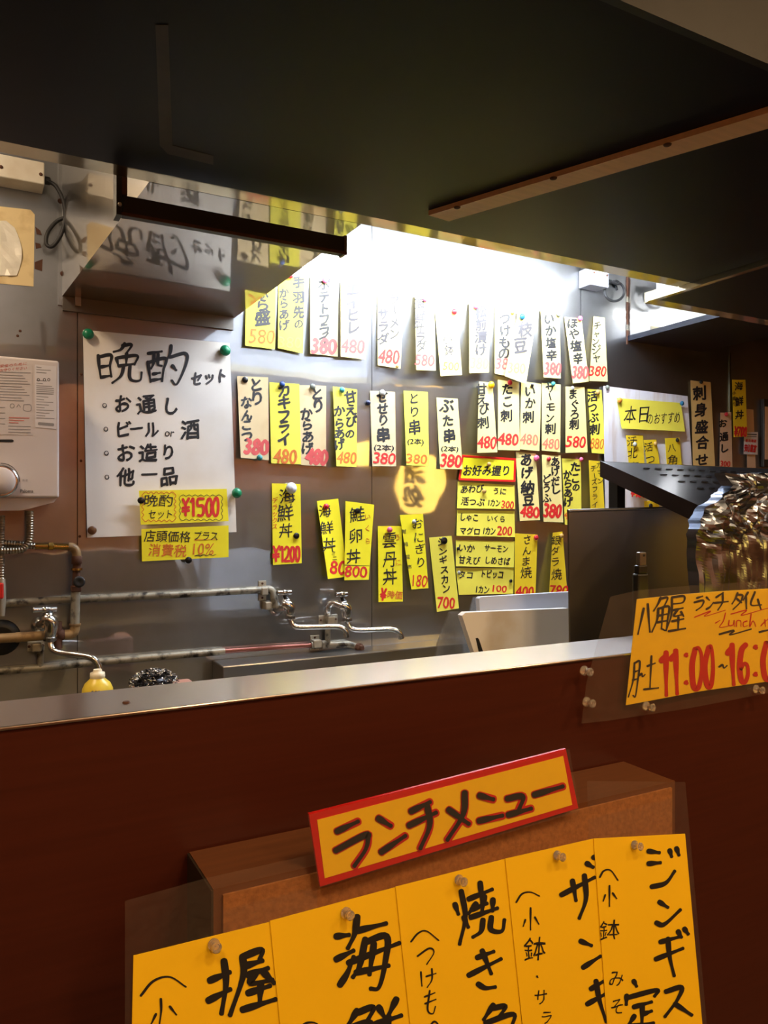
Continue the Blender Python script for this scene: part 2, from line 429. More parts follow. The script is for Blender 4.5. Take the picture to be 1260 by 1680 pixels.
# ---- overhead soffits between guests and kitchen
ZS = 0.626
S0, S1 = 0.69, 1.444
mb = MB(); mb.box((UL, S0 + 0.012, Z(ZS)), (1.722, S1, ZC - 0.001), 'soffit_dark'); mb.box((UL, S0, Z(ZS)), (1.722, S0 + 0.012, ZC - 0.001), 'soffit_face')
mb.box((UL, S1 + 0.0005, Z(ZS) + 0.032), (1.722, S1 + 0.004, ZC - 0.001), 'panel_grey'); o = mb.build('soffit'); struct(o)
mb = MB(); mb.box((UL, S1, Z(ZS)), (1.722, S1 + 0.045, Z(ZS) + 0.03), 'trim_steel'); struct(mb.build('trim_2'))
mb = MB(); mb.box((1.742, S0, Z(0.616)), (UR, 1.58, ZC - 0.001), 'soffit_dark')
mb.add([(1.7415, S0, Z(0.616)), (1.7415, 1.58, Z(0.616)), (1.7415, 1.58, ZC - 0.001), (1.7415, S0, ZC - 0.001)], [(0, 1, 2, 3)], 'box_grey')
struct(mb.build('soffit'))
mb = MB(); mb.box((1.742, 1.58, Z(0.616)), (UR, 1.625, Z(0.646)), 'trim_steel'); mb.box((1.724, S0 + 0.3, Z(0.612)), (1.741, 1.6, Z(0.63)), 'trim_steel'); struct(mb.build('trim_3'))
# crooked batten screwed under the soffit
q = [Hp(703, 345, ZS), Hp(1400, 131, ZS), Hp(1400, 159, ZS), Hp(736, 355, ZS)]
bt = thing('wooden_batten', (q[0] + q[2]) / 2, 'pale wooden batten screwed at a slant under the dark soffit', 'batten')
mb = MB(); mb.prism([p + Vector((0, 0, -0.0005)) for p in q], (0, 0, -0.010), 'batten_wood'); mb.build('strip', bt)
for px in ((750, 340), (908, 292), (1095, 237)):
    p = Hp(px[0], px[1], ZS - 0.0105)
    MB().lathe(p, (0, 0, -1), [(0, 0.007), (0.002, 0.006), (0.003, 0.002)], 'rust', 12).build('screw', bt)
# old tape residue, an L under the soffit
mb = MB()
for a in ([(255, 40), (276, 40), (283, 238), (262, 238)], [(262, 238), (283, 238), (350, 255), (350, 270), (275, 252)]):
    mb.prism([Hp(x, y, ZS - 0.0002) for x, y in a], (0, 0, -0.0006), 'tape_brown')
tag(mb.build('tape_residue'), 'faint brown L-shaped tape residue under the dark soffit, top left', 'tape')

# ---- left range hood
hq = [Hp(100, 490, ZS), Hp(246, 296, ZS), Hp(591, 369, ZS), Hp(392, 516, ZS)]
hq[0].y = V - 0.002; hq[3].y = V - 0.002; hq[1].y = S1 + 0.047; hq[2].y = S1 + 0.047
hood = thing('range_hood', (0.5, 1.95, Z(ZS)), 'stainless range hood with a mirror underside above the handwritten white poster', 'range hood', 'range hoods on the back wall')
mb = MB(); mb.prism(hq, (0, 0, 0.6), 'hood_steel'); mb.build('hood_body', hood)
mb = MB()                                   # dark gutter rail under the front of the underside
mb.box((0.252, 1.4965, Z(0.560)), (0.712, 1.522, Z(0.594)), 'soffit_face')
mb.box((0.248, 1.494, Z(0.556)), (0.714, 1.4962, Z(0.562)), 'rust'); mb.box((0.708, 1.4945, Z(0.557)), (0.714, 1.524, Z(0.597)), 'dark_steel')
gr_ = mb.build('gutter_rail', hood)
mb = MB(); p = W(203, 362, 1.50)
mb.box((p.x - 0.014, 1.494, Z(0.556)), (p.x - 0.004, 1.53, Z(0.75)), 'soffit_face'); mb.box((p.x - 0.0038, 1.497, Z(0.596)), (p.x + 0.006, 1.515, Z(0.75)), 'rust')
mb.lathe((p.x - 0.008, 1.494, Z(0.575)), (0, -1, 0), [(0, 0.004), (0.003, 0.003)], 'galvanized', 10)
mb.build('rail_hanger', gr_)
mb = MB()                                   # flange strip that fixes the hood to the wall
a, b = W(95, 490, V), W(134, 490, V)
mb.box((a.x, V - 0.006, Z(0.60)), (b.x - 0.02, V - 0.0004, Z(1.25)), 'wall_steel'); mb.box((b.x - 0.02, V - 0.02, Z(0.60)), (b.x - 0.004, V - 0.0004, Z(1.25)), 'wall_steel')
for (x, y) in ((103, 449), (99, 330)):
    mb.lathe(W(x, y, V - 0.006), (0, -1, 0), [(0, 0.0075), (0.002, 0.007), (0.004, 0.003)], 'rust', 12)
mb.build('wall_flange', hood)
mb = MB(); mb.box((0.235, V - 0.012, Z(0.585)), (0.74, V - 0.0004, Z(ZS) - 0.0005), 'dark_steel')
mb.lathe(W(393, 513, V - 0.012), (0, -1, 0), [(0, 0.005), (0.003, 0.004)], 'rust', 10); mb.build('mounting_angle', hood)

# ---- right range hood
h2 = thing('range_hood', (2.7, 2.1, Z(0.75)), 'dark-bottomed range hood on the right, beside the white box with a looped cable', 'range hood', 'range hoods on the back wall')
mb = MB(); mb.box((2.475, 1.66, Z(0.757)), (2.93, V - 0.001, Z(1.24)), 'hood_steel'); mb.build('hood_body', h2)
mb = MB(); mb.box((2.47, 1.655, Z(0.735)), (2.935, V - 0.001, Z(0.7565)), 'soffit_dark'); mb.build('hood_base', h2)
mb = MB()
for i in range(26):
    z = Z(0.72 + i * 0.012); mb.box((2.467 - random.random() * 0.004, V - 0.003 - random.random() * 0.002, z), (2.474, V - 0.0005, z + 0.0121), 'rust' if random.random() < 0.8 else 'dull_pipe')
mb.build('sealant_bead', h2)

# ---- fluorescent lamp over the kitchen wall
fl = thing('fluorescent_lamp', (1.6, 2.1, Z(0.96)), 'bright white fluorescent tube lighting the top of the steel wall behind the soffit', 'lamp')
MB().bbox((0.88, 2.06, Z(0.965)), (2.32, 2.14, Z(1.02)), 'enamel').build('lamp_body', fl)
MB().tube([(0.92, 2.1, Z(0.94)), (2.28, 2.1, Z(0.94))], 0.014, 'lamp_white', 16).build('tube', fl)
for x in (0.905, 2.285): MB().bbox((x - 0.012, 2.085, Z(0.92)), (x + 0.012, 2.115, Z(0.966)), 'enamel', 0.002).build('lamp_holder', fl)
for x in (1.1, 2.1): MB().tube([(x, 2.1, Z(1.018)), (x, 2.1, ZC - 0.001)], 0.006, 'galvanized').build('hanging_rod', fl)
# flush ceiling lamps; the kitchen one is an unseen fill, added for brightness
def ceiling_lamp(x, y, z, m, label):
    t = thing('ceiling_lamp', (x, y, z), label, 'lamp')
    MB().lathe((x, y, z), (0, 0, -1), [(0, 0.15), (0.02, 0.15), (0.03, 0.13)], 'enamel', 28).build('lamp_body', t)
    MB().lathe((x, y, z - 0.0305), (0, 0, -1), [(0, 0.125), (0.02, 0.11), (0.03, 0.06)], m, 28).build('diffuser', t)
ceiling_lamp(-0.45, 1.75, ZC - 0.001, 'kitchen_fill', 'added round fill lamp over the left of the kitchen aisle, unseen behind the soffit')
ceiling_lamp(-0.5, -0.35, ZC - 0.001, 'lamp_warm', "warm round ceiling lamp over the left guests' seats")
ceiling_lamp(0.6, -0.45, ZC - 0.001, 'lamp_warm', "warm round ceiling lamp over the middle guests' seats")
ceiling_lamp(0.9, -1.45, ZC - 0.001, 'lamp_warm', 'added warm fill lamp, unseen, brightening the wooden wall behind the guests, left one')  # added fill: brightens the wooden wall mirrored in the steel
ceiling_lamp(2.6, -1.45, ZC - 0.001, 'lamp_warm', 'added warm fill lamp, unseen, brightening the wooden wall behind the guests, right one')  # added fill for the same wall, further right
ceiling_lamp(1.9, -0.55, ZC - 0.001, 'lamp_warm', "warm round ceiling lamp over the right guests' seats")

# ---- lit paper lantern on the guests' side (seen mirrored in the steel wall)
def lantern(c, r, h, label, txt):
    t = thing('paper_lantern', (c[0], c[1], c[2] - h / 2), label, 'lantern', "lit lanterns on the guests' side")
    prof = []
    for i in range(29):
        u = i / 28; rr = r * (0.55 + 0.45 * math.sin(math.pi * u) ** 0.6) * (1 + 0.012 * math.cos(u * 56 * math.pi / 2)); prof.append((u * h, rr))
    b = MB().lathe((c[0], c[1], c[2] - h / 2), (0, 0, 1), prof, 'lantern_paper', 36)
    wv = (W(687, 797, V) - Vector(c)); a0 = math.atan2(wv.y, wv.x)
    for k, ch in enumerate(txt):
        zc = c[2] + h * (0.2 - 0.4 * k)
        def fn(x, y, e=0):
            a = a0 + 0.25 + x / r; u = min(max((zc - y - c[2] + h / 2) / h, 0), 1)
            rr = r * (0.55 + 0.45 * math.sin(math.pi * u) ** 0.6) + 0.006 + e
            return Vector((c[0] + rr * math.cos(a), c[1] + rr * math.sin(a), zc - y))
        put_char(b, ch, 0, 0, r * 1.1, h * 0.4, 'ink', fn, 0.05)
    b.build('lantern_body', t)
    MB().lathe((c[0], c[1], c[2] + h / 2), (0, 0, 1), [(-0.004, r * 0.56), (0.03, r * 0.56)], 'black_plastic', 24).build('top_ring', t)
    MB().lathe((c[0], c[1], c[2] - h / 2), (0, 0, -1), [(-0.004, r * 0.56), (0.03, r * 0.56)], 'black_plastic', 24).build('bottom_ring', t)
    MB().tube([(c[0], c[1], c[2] + h / 2 + 0.028), (c[0], c[1], ZC - 0.001)], 0.004, 'black_rubber', 8).build('cord', t)
lantern((2.92, -0.08, Z(0.20)), 0.18, 0.42, "lit yellow paper lantern with black characters at the guests' right, mirrored in the steel wall", '酒処')
lb = thing('box_lamp', (2.83, -0.72, Z(0.39)), "small lit square box lamp behind the paper lantern, mirrored in the steel wall", 'lamp', "lit lanterns on the guests' side")
MB().bbox((2.74, -0.81, Z(0.39)), (2.92, -0.63, Z(0.58)), 'lantern_paper', 0.006).build('shade', lb)
MB().bbox((2.735, -0.815, Z(0.575)), (2.925, -0.625, Z(0.59)), 'black_plastic', 0.003).build('shade_cap', lb)
MB().tube([(2.83, -0.72, Z(0.588)), (2.83, -0.72, ZC - 0.001)], 0.004, 'black_rubber', 8).build('cord', lb)

# ---- counter partition with metal cap
PV, CB, ZCAP = 0.75, 0.855, -0.187
pt = thing('counter_partition', (1.3, 0.8, 0), 'dark red-brown counter partition with a metal cap in the foreground', 'counter')
mb = MB(); mb.box((UL, PV + 0.003, 0), (UR, CB - 0.006, Z(ZCAP) - 0.004), 'panel_wood'); mb.build('front_panel', pt)
mb = MB(); mb.box((UL, CB - 0.0058, 0), (UR, CB - 0.002, Z(ZCAP) - 0.0042), 'grime_steel'); mb.build('kitchen_panel', pt)
mb = MB(); mb.bbox((UL, PV, Z(ZCAP) - 0.0035), (UR, CB, Z(ZCAP)), 'cap_steel', 0.0012)
mb.lathe(Hp(207, 1153, ZCAP), (0, 0, 1), [(0, 0.004), (0.0015, 0.003)], 'rust', 10); mb.build('metal_cap', pt)
# ---- kitchen benches
kb = thing('kitchen_bench', (1.2, 1.2, 0), 'stainless kitchen bench right behind the counter partition', 'bench')
MB().bbox((UL + 0.02, CB + 0.004, Z(-0.50)), (UR - 0.02, 1.5, Z(-0.46)), 'grime_steel').build('bench_top', kb)
MB().box((UL + 0.02, CB + 0.02, 0.1), (UR - 0.02, 1.47, Z(-0.50)), 'dark_steel').build('bench_front', kb)
for x in (UL + 0.1, UR - 0.1):
    for y in (0.93, 1.42): MB().tube([(x, y, 0), (x, y, 0.101)], 0.02, 'galvanized').build('leg', kb)
SKZ = -0.56
sk = thing('sink_bench', (1.2, 2.1, 0), 'stainless sink bench running under the taps along the steel wall', 'sink')
MB().bbox((UL + 0.02, 1.78, Z(SKZ) - 0.04), (UR - 0.02, V - 0.001, Z(SKZ)), 'grime_steel').build('bench_top', sk)
MB().box((UL + 0.02, 1.81, 0.1), (UR - 0.02, V - 0.002, Z(SKZ) - 0.04), 'dark_steel').build('bench_front', sk)
for x in (UL + 0.1, UR - 0.1):
    MB().tube([(x, 1.85, 0), (x, 1.85, 0.101)], 0.02, 'galvanized').build('leg', sk)
p = W(365, 1088, 2.287)
MB().bbox((p.x, 2.287, Z(SKZ) + 0.0005), (UR - 0.02, V - 0.001, Z(-0.465)), 'bench_steel', 0.004).build('back_ledge', sk)

# ================================================================== THINGS ON THE STEEL WALL
def inv_bilinear(q, x, y):
    (x0, y0), (x1, y1), (x2, y2), (x3, y3) = q          # TL TR BR BL
    s = t = 0.5
    for _ in range(8):
        fx = x0 * (1 - s) * (1 - t) + x1 * s * (1 - t) + x2 * s * t + x3 * (1 - s) * t - x
        fy = y0 * (1 - s) * (1 - t) + y1 * s * (1 - t) + y2 * s * t + y3 * (1 - s) * t - y
        a = (x1 - x0) * (1 - t) + (x2 - x3) * t; b = (x3 - x0) * (1 - s) + (x2 - x1) * s
        c = (y1 - y0) * (1 - t) + (y2 - y3) * t; d = (y3 - y0) * (1 - s) + (y2 - y1) * s
        det = a * d - b * c
        if abs(det) < 1e-9: break
        s -= (fx * d - b * fy) / det; t -= (a * fy - c * fx) / det
    return s, t
MAG = []
def paper(label, quad, m, text=(), cat='menu strip', name='menu_strip', group='menu strips on the steel wall',
          base=0.004, low=0.010, left=0.0, right=0.0, wave=0.0, draw=None, nx=6, ny=12, pv=None, mags=(), sheen=0, roll=0.0):
    """a sheet hung on a wall plane: corners in pixels, lifted off the plane towards its lower and side edges"""
    pv = V if pv is None else pv
    ph = random.random() * 6
    def dep(s, t):
        s = min(max(s, -0.05), 1.05); t = min(max(t, -0.05), 1.05)
        return (base + low * t * t + left * (1 - s) ** 2 * (0.3 + 0.7 * t) + right * s * s * (0.3 + 0.7 * t)
                + roll * max(0.0, t - 0.8) ** 2 * 12 + wave * (math.sin(s * 5 + ph) * math.sin(t * 4 + ph * 2) + 1) * 0.5)
    def fn(x, y, e=0.0):
        s, t = inv_bilinear(quad, x, y); return W(x, y, pv - dep(s, t) - 0.0007 - e)
    mb = MB(); vs = []; fs = []; N = (nx + 1) * (ny + 1)
    for back in (0, 1):
        for j in range(ny + 1):
            for i in range(nx + 1):
                s, t = i / nx, j / ny
                x = quad[0][0] * (1 - s) * (1 - t) + quad[1][0] * s * (1 - t) + quad[2][0] * s * t + quad[3][0] * (1 - s) * t
                y = quad[0][1] * (1 - s) * (1 - t) + quad[1][1] * s * (1 - t) + quad[2][1] * s * t + quad[3][1] * (1 - s) * t
                p = W(x, y, pv - dep(s, t))
                if back: p.y += 0.0006
                vs.append(p)
    for j in range(ny):
        for i in range(nx):
            a = j * (nx + 1) + i; f = (a, a + nx + 1, a + nx + 2, a + 1)
            fs.append(f); fs.append(tuple(N + k for k in reversed(f)))
    ring = [i for i in range(nx + 1)] + [j * (nx + 1) + nx for j in range(1, ny + 1)] + [ny * (nx + 1) + i for i in range(nx - 1, -1, -1)] + [j * (nx + 1) for j in range(ny - 1, 0, -1)]
    mb.add(vs, fs, m, True)
    mb.add([vs[k] for k in ring] + [vs[N + k] for k in ring], [(i, (i + 1) % len(ring), len(ring) + (i + 1) % len(ring), len(ring) + i) for i in range(len(ring))], m)
    for it in text:
        if it[0] == 'c':        # column: chars, x or list of x, ys, size, material, weight
            _, chars, xs, ys, size, mm, bold = it
            for k, ch in enumerate(chars):
                x = xs[k] if isinstance(xs, (list, tuple)) else xs
                sz = size[k] if isinstance(size, (list, tuple)) else size
                if ch in 'っッゃャュ・': sz *= 1.05
                if ch == 'ー' and len(chars) > 1:
                    put_char(mb, ch, x, ys[k], sz, sz, mm, fn, bold, rot=-math.pi / 2 + 0.1)
                else: put_char(mb, ch, x, ys[k], sz, sz * 1.02, mm, fn, bold)
        elif it[0] == 'h':      # word: text, cx, cy, w, h, material, weight, slope
            _, txt, cx, cy, w, h, mm, bold = it[:8]
            put_word(mb, txt, cx, cy, w, h, mm, fn, bold, slope=it[8] if len(it) > 8 else 0.06)
        elif it[0] == 's':      # brush stroke: points, width, material
            stroke(mb, it[1], it[2], it[3], fn)
    if draw: draw(mb, fn)
    o = mb.build(name)
    tag(o, label, cat, group)
    for g in mags:              # x, y, radius, colour, label
        x, y, r, colr, lab = g
        s, t = inv_bilinear(quad, x, y)
        MAG.append((x, y, r, colr, lab, pv - dep(s, t) - 0.0014, ))
    return o
def magnet(x, y, r, colr, lab, v, flat=False):
    c = W(x, y, v); d = ray(x, y); R = r / F * (v / d.y)
    if flat: prof = [(0, R), (R * 0.35, R), (R * 0.5, R * 0.85), (R * 0.52, R * 0.02)]
    else: prof = [(0, R * 0.62), (R * 0.18, R * 0.62), (R * 0.3, R * 0.86), (R * 0.6, R), (R * 0.95, R * 0.86), (R * 1.2, R * 0.5), (R * 1.28, R * 0.05)]
    o = MB().lathe(c, (0, -1, 0), prof, 'magnet_' + colr, 18).build('magnet')
    tag(o, lab, 'magnet', 'magnets on the steel wall')

B1, B2, B3 = 0.05, 0.026, 0.004     # brush, marker, pen weights
# ---- handwritten white poster
def draw_poster(mb, fn):
    def S(pts, w, m='ink'): stroke(mb, [(120 + x / 4.5, 540 + y / 4.5) for x, y in pts], w / 4.5, m, fn)
    for p in ([(185, 192), (192, 275), (205, 362)], [(188, 205), (280, 192), (272, 270), (282, 352)], [(202, 280), (268, 268)], [(205, 356), (280, 342)],
              [(382, 105), (352, 150), (298, 168)], [(362, 122), (432, 116), (388, 185)], [(318, 212), (334, 272)], [(325, 212), (472, 196), (452, 262)], [(335, 272), (456, 256)],
              [(396, 178), (390, 270)], [(374, 272), (352, 345), (288, 398)], [(420, 268), (416, 350), (440, 380), (495, 376), (506, 318)],
              [(552, 180), (656, 164)], [(552, 240), (562, 320), (572, 390)], [(556, 246), (682, 216), (668, 300), (656, 386)], [(598, 186), (592, 255), (574, 292)], [(628, 182), (626, 258), (656, 272)],
              [(588, 332), (642, 322)], [(580, 378), (655, 366)],
              [(724, 120), (716, 178), (690, 230)], [(712, 208), (828, 180), (836, 250), (768, 404), (728, 378)], [(732, 268), (762, 304)]):
        S(p, 25)
    for (x, y) in ((232, 563), (242, 738), (246, 915), (250, 1092)):
        S([(x + 14 * math.cos(a), y + 15 * math.sin(a)) for a in [k * 0.7 for k in range(10)]], 7)
T = [('h', 'セット', 342, 620, 56, 22, 'ink_soft', B1, -0.12)]
for ch, x, y, w in (('お', 201, 664, 31), ('通', 240, 665, 33), ('し', 280, 667, 29), ('ビ', 202, 705, 30), ('ー', 224, 704, 26), ('ル', 249, 706, 27), ('酒', 312, 706, 33),
                    ('お', 206, 744, 31), ('造', 243, 744, 33), ('り', 276, 743, 28), ('他', 207, 783, 33), ('一', 245, 780, 28), ('品', 277, 782, 33)):
    T.append(('c', ch, x, [y], w, 'ink', 0.034))
T.append(('h', 'or', 278, 712, 15, 9, 'ink', B3))
paper('large white handwritten evening set poster left of the menu strips, under the hood', [(136, 541), (377, 563), (388, 873), (143, 882)], 'white_paper', T, 'poster', 'poster', 'posters on the steel wall',
      base=0.003, low=0.004, wave=0.006, right=0.004, draw=draw_poster, nx=14, ny=16,
      mags=[(144, 549, 9, 'green', 'green magnet at the top left corner of the large white poster'), (368, 576, 9, 'green', 'green magnet at the top right corner of the large white poster'),
            (151, 870, 7, 'brown', 'rusty brown magnet at the bottom left corner of the large white poster'),
            (387, 809, 8.5, 'green', 'green magnet on the lower right edge of the large white poster')])
def draw_1500(mb, fn):
    def S(pts, w, m): stroke(mb, [(220 + x / 7, 780 + y / 7) for x, y in pts], w / 7, m, fn, taper=False)
    def cloud(x0, y0, x1, y1, nxx, nyy, amp, w, m):
        pts = []
        for k in range(nxx): pts += [(x0 + (x1 - x0) * k / nxx, y0 + amp * 0.3), (x0 + (x1 - x0) * (k + 0.5) / nxx, y0 - amp)]
        for k in range(nyy): pts += [(x1 - amp * 0.3, y0 + (y1 - y0) * k / nyy), (x1 + amp, y0 + (y1 - y0) * (k + 0.5) / nyy)]
        for k in range(nxx): pts += [(x1 - (x1 - x0) * k / nxx, y1 - amp * 0.3), (x1 - (x1 - x0) * (k + 0.5) / nxx, y1 + amp)]
        for k in range(nyy): pts += [(x0 + amp * 0.3, y1 - (y1 - y0) * k / nyy), (x0 - amp, y1 - (y1 - y0) * (k + 0.5) / nyy)]
        pts.append(pts[0]); S(pts, w, m)
    cloud(105, 205, 465, 515, 6, 5, 16, 8, 'orange'); cloud(530, 235, 1005, 505, 7, 4, 12, 6, 'ink')
    for p in ([(560, 270), (592, 345)], [(630, 262), (592, 345), (592, 460)], [(555, 375), (632, 365)], [(555, 412), (632, 402)], [(655, 300), (680, 272), (682, 462)],
              [(800, 268), (735, 272), (732, 345), (785, 345), (800, 400), (780, 460), (735, 455)], [(850, 275), (828, 360), (848, 462), (882, 440), (892, 340), (875, 270), (850, 275)],
              [(930, 265), (905, 360), (925, 462), (958, 440), (968, 340), (955, 262), (930, 265)]): S(p, 30, 'red')
paper('yellow label with red 1500 price at the poster lower right, above the tax label', [(228, 805), (372, 802), (375, 855), (231, 861)], 'bright_yellow',
      [('h', '晩酌', 260, 821, 46, 19, 'ink', 0.004, 0), ('h', 'セット', 263, 844, 38, 14, 'ink', 0.004, 0)], 'price label', 'price_label', 'yellow labels on the white poster',
      base=0.022, low=0.003, draw=draw_1500, mags=[(231, 821, 5.5, 'black', 'black magnet at the left end of the yellow 1500 label')])
def draw_tax(mb, fn):
    def S(pts, w, m): stroke(mb, [(220 + x / 7, 780 + y / 7) for x, y in pts], w / 7, m, fn)
    S([(695, 742), (960, 735)], 8, 'orange'); S([(695, 925), (740, 915), (760, 925), (800, 908), (830, 922), (880, 905), (900, 920), (940, 905)], 9, 'ink')
paper('yellow tax notice label with red 10% at the poster bottom, below the 1500 label', [(232, 868), (375, 862), (375, 914), (233, 921)], 'bright_yellow',
      [('h', '店頭価格', 275, 880, 76, 19, 'ink', 0.004, 0.02), ('h', 'プラス', 338, 879, 38, 15, 'ink', 0.004, 0.02), ('h', '消費税', 275, 903, 62, 20, 'orange', 0.012, 0.03), ('h', '10%', 334, 901, 34, 19, 'orange', 0.0, 0.02)],
      'price label', 'price_label', 'yellow labels on the white poster', base=0.022, low=0.002, draw=draw_tax, mags=[(309, 919, 5.5, 'black', 'black magnet at the bottom edge of the yellow tax label')])

# ---- top row of strips
R = 'red'; PR = 'pink_red'
paper('yellow strip of the top row half hidden by the hood edge, priced 580', [(404, 447), (453, 456), (451, 573), (402, 567)], 'yellow',
      [('c', 'て', 424, [456], 22, 'orange', B2), ('c', 'んぷら盛', 431, [470, 482, 501, 522], [16, 20, 24, 27], 'ink', B1), ('h', '580', 430, 552, 42, 23, 'orange', B3)], left=0.006)
paper('cream-yellow strip second in the top row with two columns of writing and a faint 380', [(457, 451), (500, 456), (497, 580), (456, 571)], 'yellow',
      [('c', '手羽先の', 490, [463, 488, 513, 532], [20, 21, 21, 15], 'ink', B1), ('c', 'からあげ', 466, [481, 498, 516, 534], 18, 'ink', B1), ('h', '380', 476, 562, 38, 18, 'pale_orange', B3)], low=0.014,
      mags=[(475, 453, 5, 'red', 'red magnet on the second strip of the top row')])
paper('cream strip third in the top row, katakana ending over a thick red 380', [(509, 452), (555, 458), (554, 585), (509, 580)], 'cream',
      [('c', 'ポテトフライ', 532, [467, 487, 507, 525, 541, 556], 21, 'ink', B1), ('h', '380', 532, 568, 40, 24, PR, 0.06)], left=0.014,
      mags=[(532, 461, 5, 'pink', 'pink magnet on the third strip of the top row')])
paper('cream strip fourth in the top row, left of the panel seam, priced 480', [(559, 460), (603, 466), (600, 590), (559, 585)], 'cream',
      [('c', 'エイヒレ', 579, [475, 498, 517, 538], 24, 'ink_soft', B1), ('h', '480', 579, 568, 38, 22, PR, 0.03)], left=0.014, low=0.014)
paper('cream strip just right of the panel seam in the top row, two columns, priced 480', [(619, 480), (663, 486), (657, 605), (620, 599)], 'cream',
      [('c', 'ラーメン', 647, [491, 508, 530, 548], [19, 18, 19, 20], 'ink_soft', B2), ('c', 'サラダ', 629, [516, 536, 557], 20, 'ink_soft', B1), ('h', '480', 638, 585, 34, 22, R, B2)],
      mags=[(651, 601, 3, 'tan', 'tiny tan magnet at the foot of the strip right of the seam')])
paper('cream strip curling off the wall in the top row, priced 580, sixth from the left', [(681, 483), (712, 487), (715, 608), (683, 607)], 'cream',
      [('c', '海鮮サラダ', [688, 689, 688, 690, 691], [499, 522, 540, 554, 569], 19, 'ink_soft', B2), ('h', '580', 697, 591, 31, 18, PR, B2)], left=0.03, low=0.012,
      mags=[(696, 492, 4, 'pink', 'pale pink magnet on the sixth strip of the top row')])
paper('pale yellow strip leaning left with faint writing and a faint 500', [(713, 503), (750, 507), (758, 615), (723, 617)], 'cream',
      [('c', '小鉢', [734, 737], [557, 575], 17, 'ink_soft', 0.012), ('h', '500', 740, 601, 26, 13, 'orange', 0.01)], low=0.02,
      mags=[(744, 512, 5, 'red', 'red magnet on the leaning strip priced 500')])
paper('cream four-character strip with orange-red 380, just left of the pair of crossed strips', [(770, 496), (804, 497), (802, 611), (770, 612)], 'cream',
      [('c', '松前漬け', 789, [512, 533, 554, 574], 21, 'ink_soft', B1), ('h', '380', 787, 596, 28, 18, 'pale_red', B2)], left=0.02, low=0.016,
      mags=[(779, 503, 5, 'pink', 'pink magnet on the strip left of the crossed pair')])
paper('white-looking strip of the crossed pair, partly covered by the tilted one', [(812, 498), (845, 504), (848, 620), (812, 613)], 'cream',
      [('c', 'つけもの', [828, 829, 828, 827], [523, 543, 562, 580], 21, 'ink', B1), ('h', '380', 829, 597, 30, 18, PR, B2)], low=0.012,
      mags=[(840, 514, 3, 'orange', 'tiny orange magnet on the covered strip of the crossed pair')])
paper('tilted pale strip lying over its left neighbour in the top row, two characters', [(850, 510), (881, 514), (863, 630), (828, 617)], 'cream',
      [('c', '枝豆', [862, 854], [541, 567], [25, 25], 'ink_soft', B1), ('h', '380', 848, 604, 28, 17, 'pale_orange', B2)], base=0.012, low=0.02, wave=0.004,
      mags=[(855, 520, 5.5, 'steelblue', 'blue magnet on the tilted pale strip')])
paper('cream strip right of the tilted pale one, four characters and a pink 380', [(887, 508), (918, 512), (920, 621), (892, 619)], 'cream',
      [('c', 'いか塩辛', [901, 903, 904, 905], [524, 543, 563, 584], 19, 'ink', B1), ('h', '380', 907, 605, 26, 20, PR, 0.05)], left=0.014,
      mags=[(915, 516, 4.5, 'grey', 'grey magnet on the strip right of the tilted pale one')])
paper('cream strip second from the right in the top row, pink 380', [(926, 520), (954, 523), (966, 626), (940, 629)], 'cream',
      [('c', 'ほや塩辛', [939, 942, 945, 948], [531, 549, 568, 589], 19, 'ink', B1), ('h', '380', 952, 611, 25, 20, PR, 0.05)], left=0.006, low=0.014,
      mags=[(950, 523, 4.5, 'pink', 'pink magnet on the strip second from the right in the top row')])
paper('rightmost cream strip of the top row, beside the rusty hood edge, red 380', [(974, 519), (992, 521), (997, 626), (967, 625)], 'cream',
      [('c', 'チャンジャ', [980, 979, 977, 978, 979], [535, 548, 561, 574, 587], [14, 12, 15, 17, 16], 'ink', B2), ('h', '380', 981, 609, 27, 17, R, B2)], left=0.02, low=0.01)
# ---- middle row
paper('beige leftmost strip of the middle row, two columns and a thick pink 380', [(389, 617), (440, 619), (441, 755), (395, 751)], 'beige',
      [('c', 'とり', [420, 422], [632, 654], [24, 25], 'ink', B1), ('c', 'なんこつ', [404, 405, 405, 405], [661, 682, 698, 716], 21, 'ink', B1), ('h', '380', 421, 733, 38, 24, PR, 0.07)], left=0.014,
      mags=[(402, 623, 5, 'black', 'black magnet at the top of the leftmost middle row strip'), (425, 751, 5, 'teal', 'teal magnet at the foot of the leftmost middle row strip')])
paper('bright yellow strip second in the middle row, one katakana column over an orange 480', [(442, 627), (491, 630), (494, 762), (445, 760)], 'yellow',
      [('c', 'カキフライ', 466, [641, 661, 683, 701, 722], 23, 'ink', B1), ('h', '480', 468, 749, 38, 23, 'orange', B2)],
      mags=[(462, 631, 5, 'blue', 'blue magnet on the yellow strip second in the middle row')])
paper('beige strip third in the middle row, two columns and a smudged pink 480', [(491, 632), (535, 633), (535, 765), (494, 763)], 'beige',
      [('c', 'とり', [520, 522], [647, 666], [23, 24], 'ink', B1), ('c', 'からあげ', [503, 504, 505, 504], [679, 697, 717, 736], 21, 'ink', B1), ('h', '480', 520, 750, 34, 25, PR, 0.07)],
      mags=[(512, 635, 5, 'grey', 'grey magnet on the beige strip third in the middle row')])
paper('yellow strip fourth in the middle row, two columns, orange 480, curling left edge', [(546, 634), (586, 639), (585, 766), (552, 765)], 'yellow',
      [('c', '甘えびの', [575, 576, 576, 574], [652, 673, 692, 712], [21, 21, 21, 17], 'ink', B1), ('c', 'からあげ', 557, [675, 695, 712, 730], 19, 'ink', B1), ('h', '480', 569, 751, 32, 19, 'orange', B2)], left=0.022,
      mags=[(560, 640, 5, 'teal', 'teal magnet on the yellow strip fourth in the middle row')])
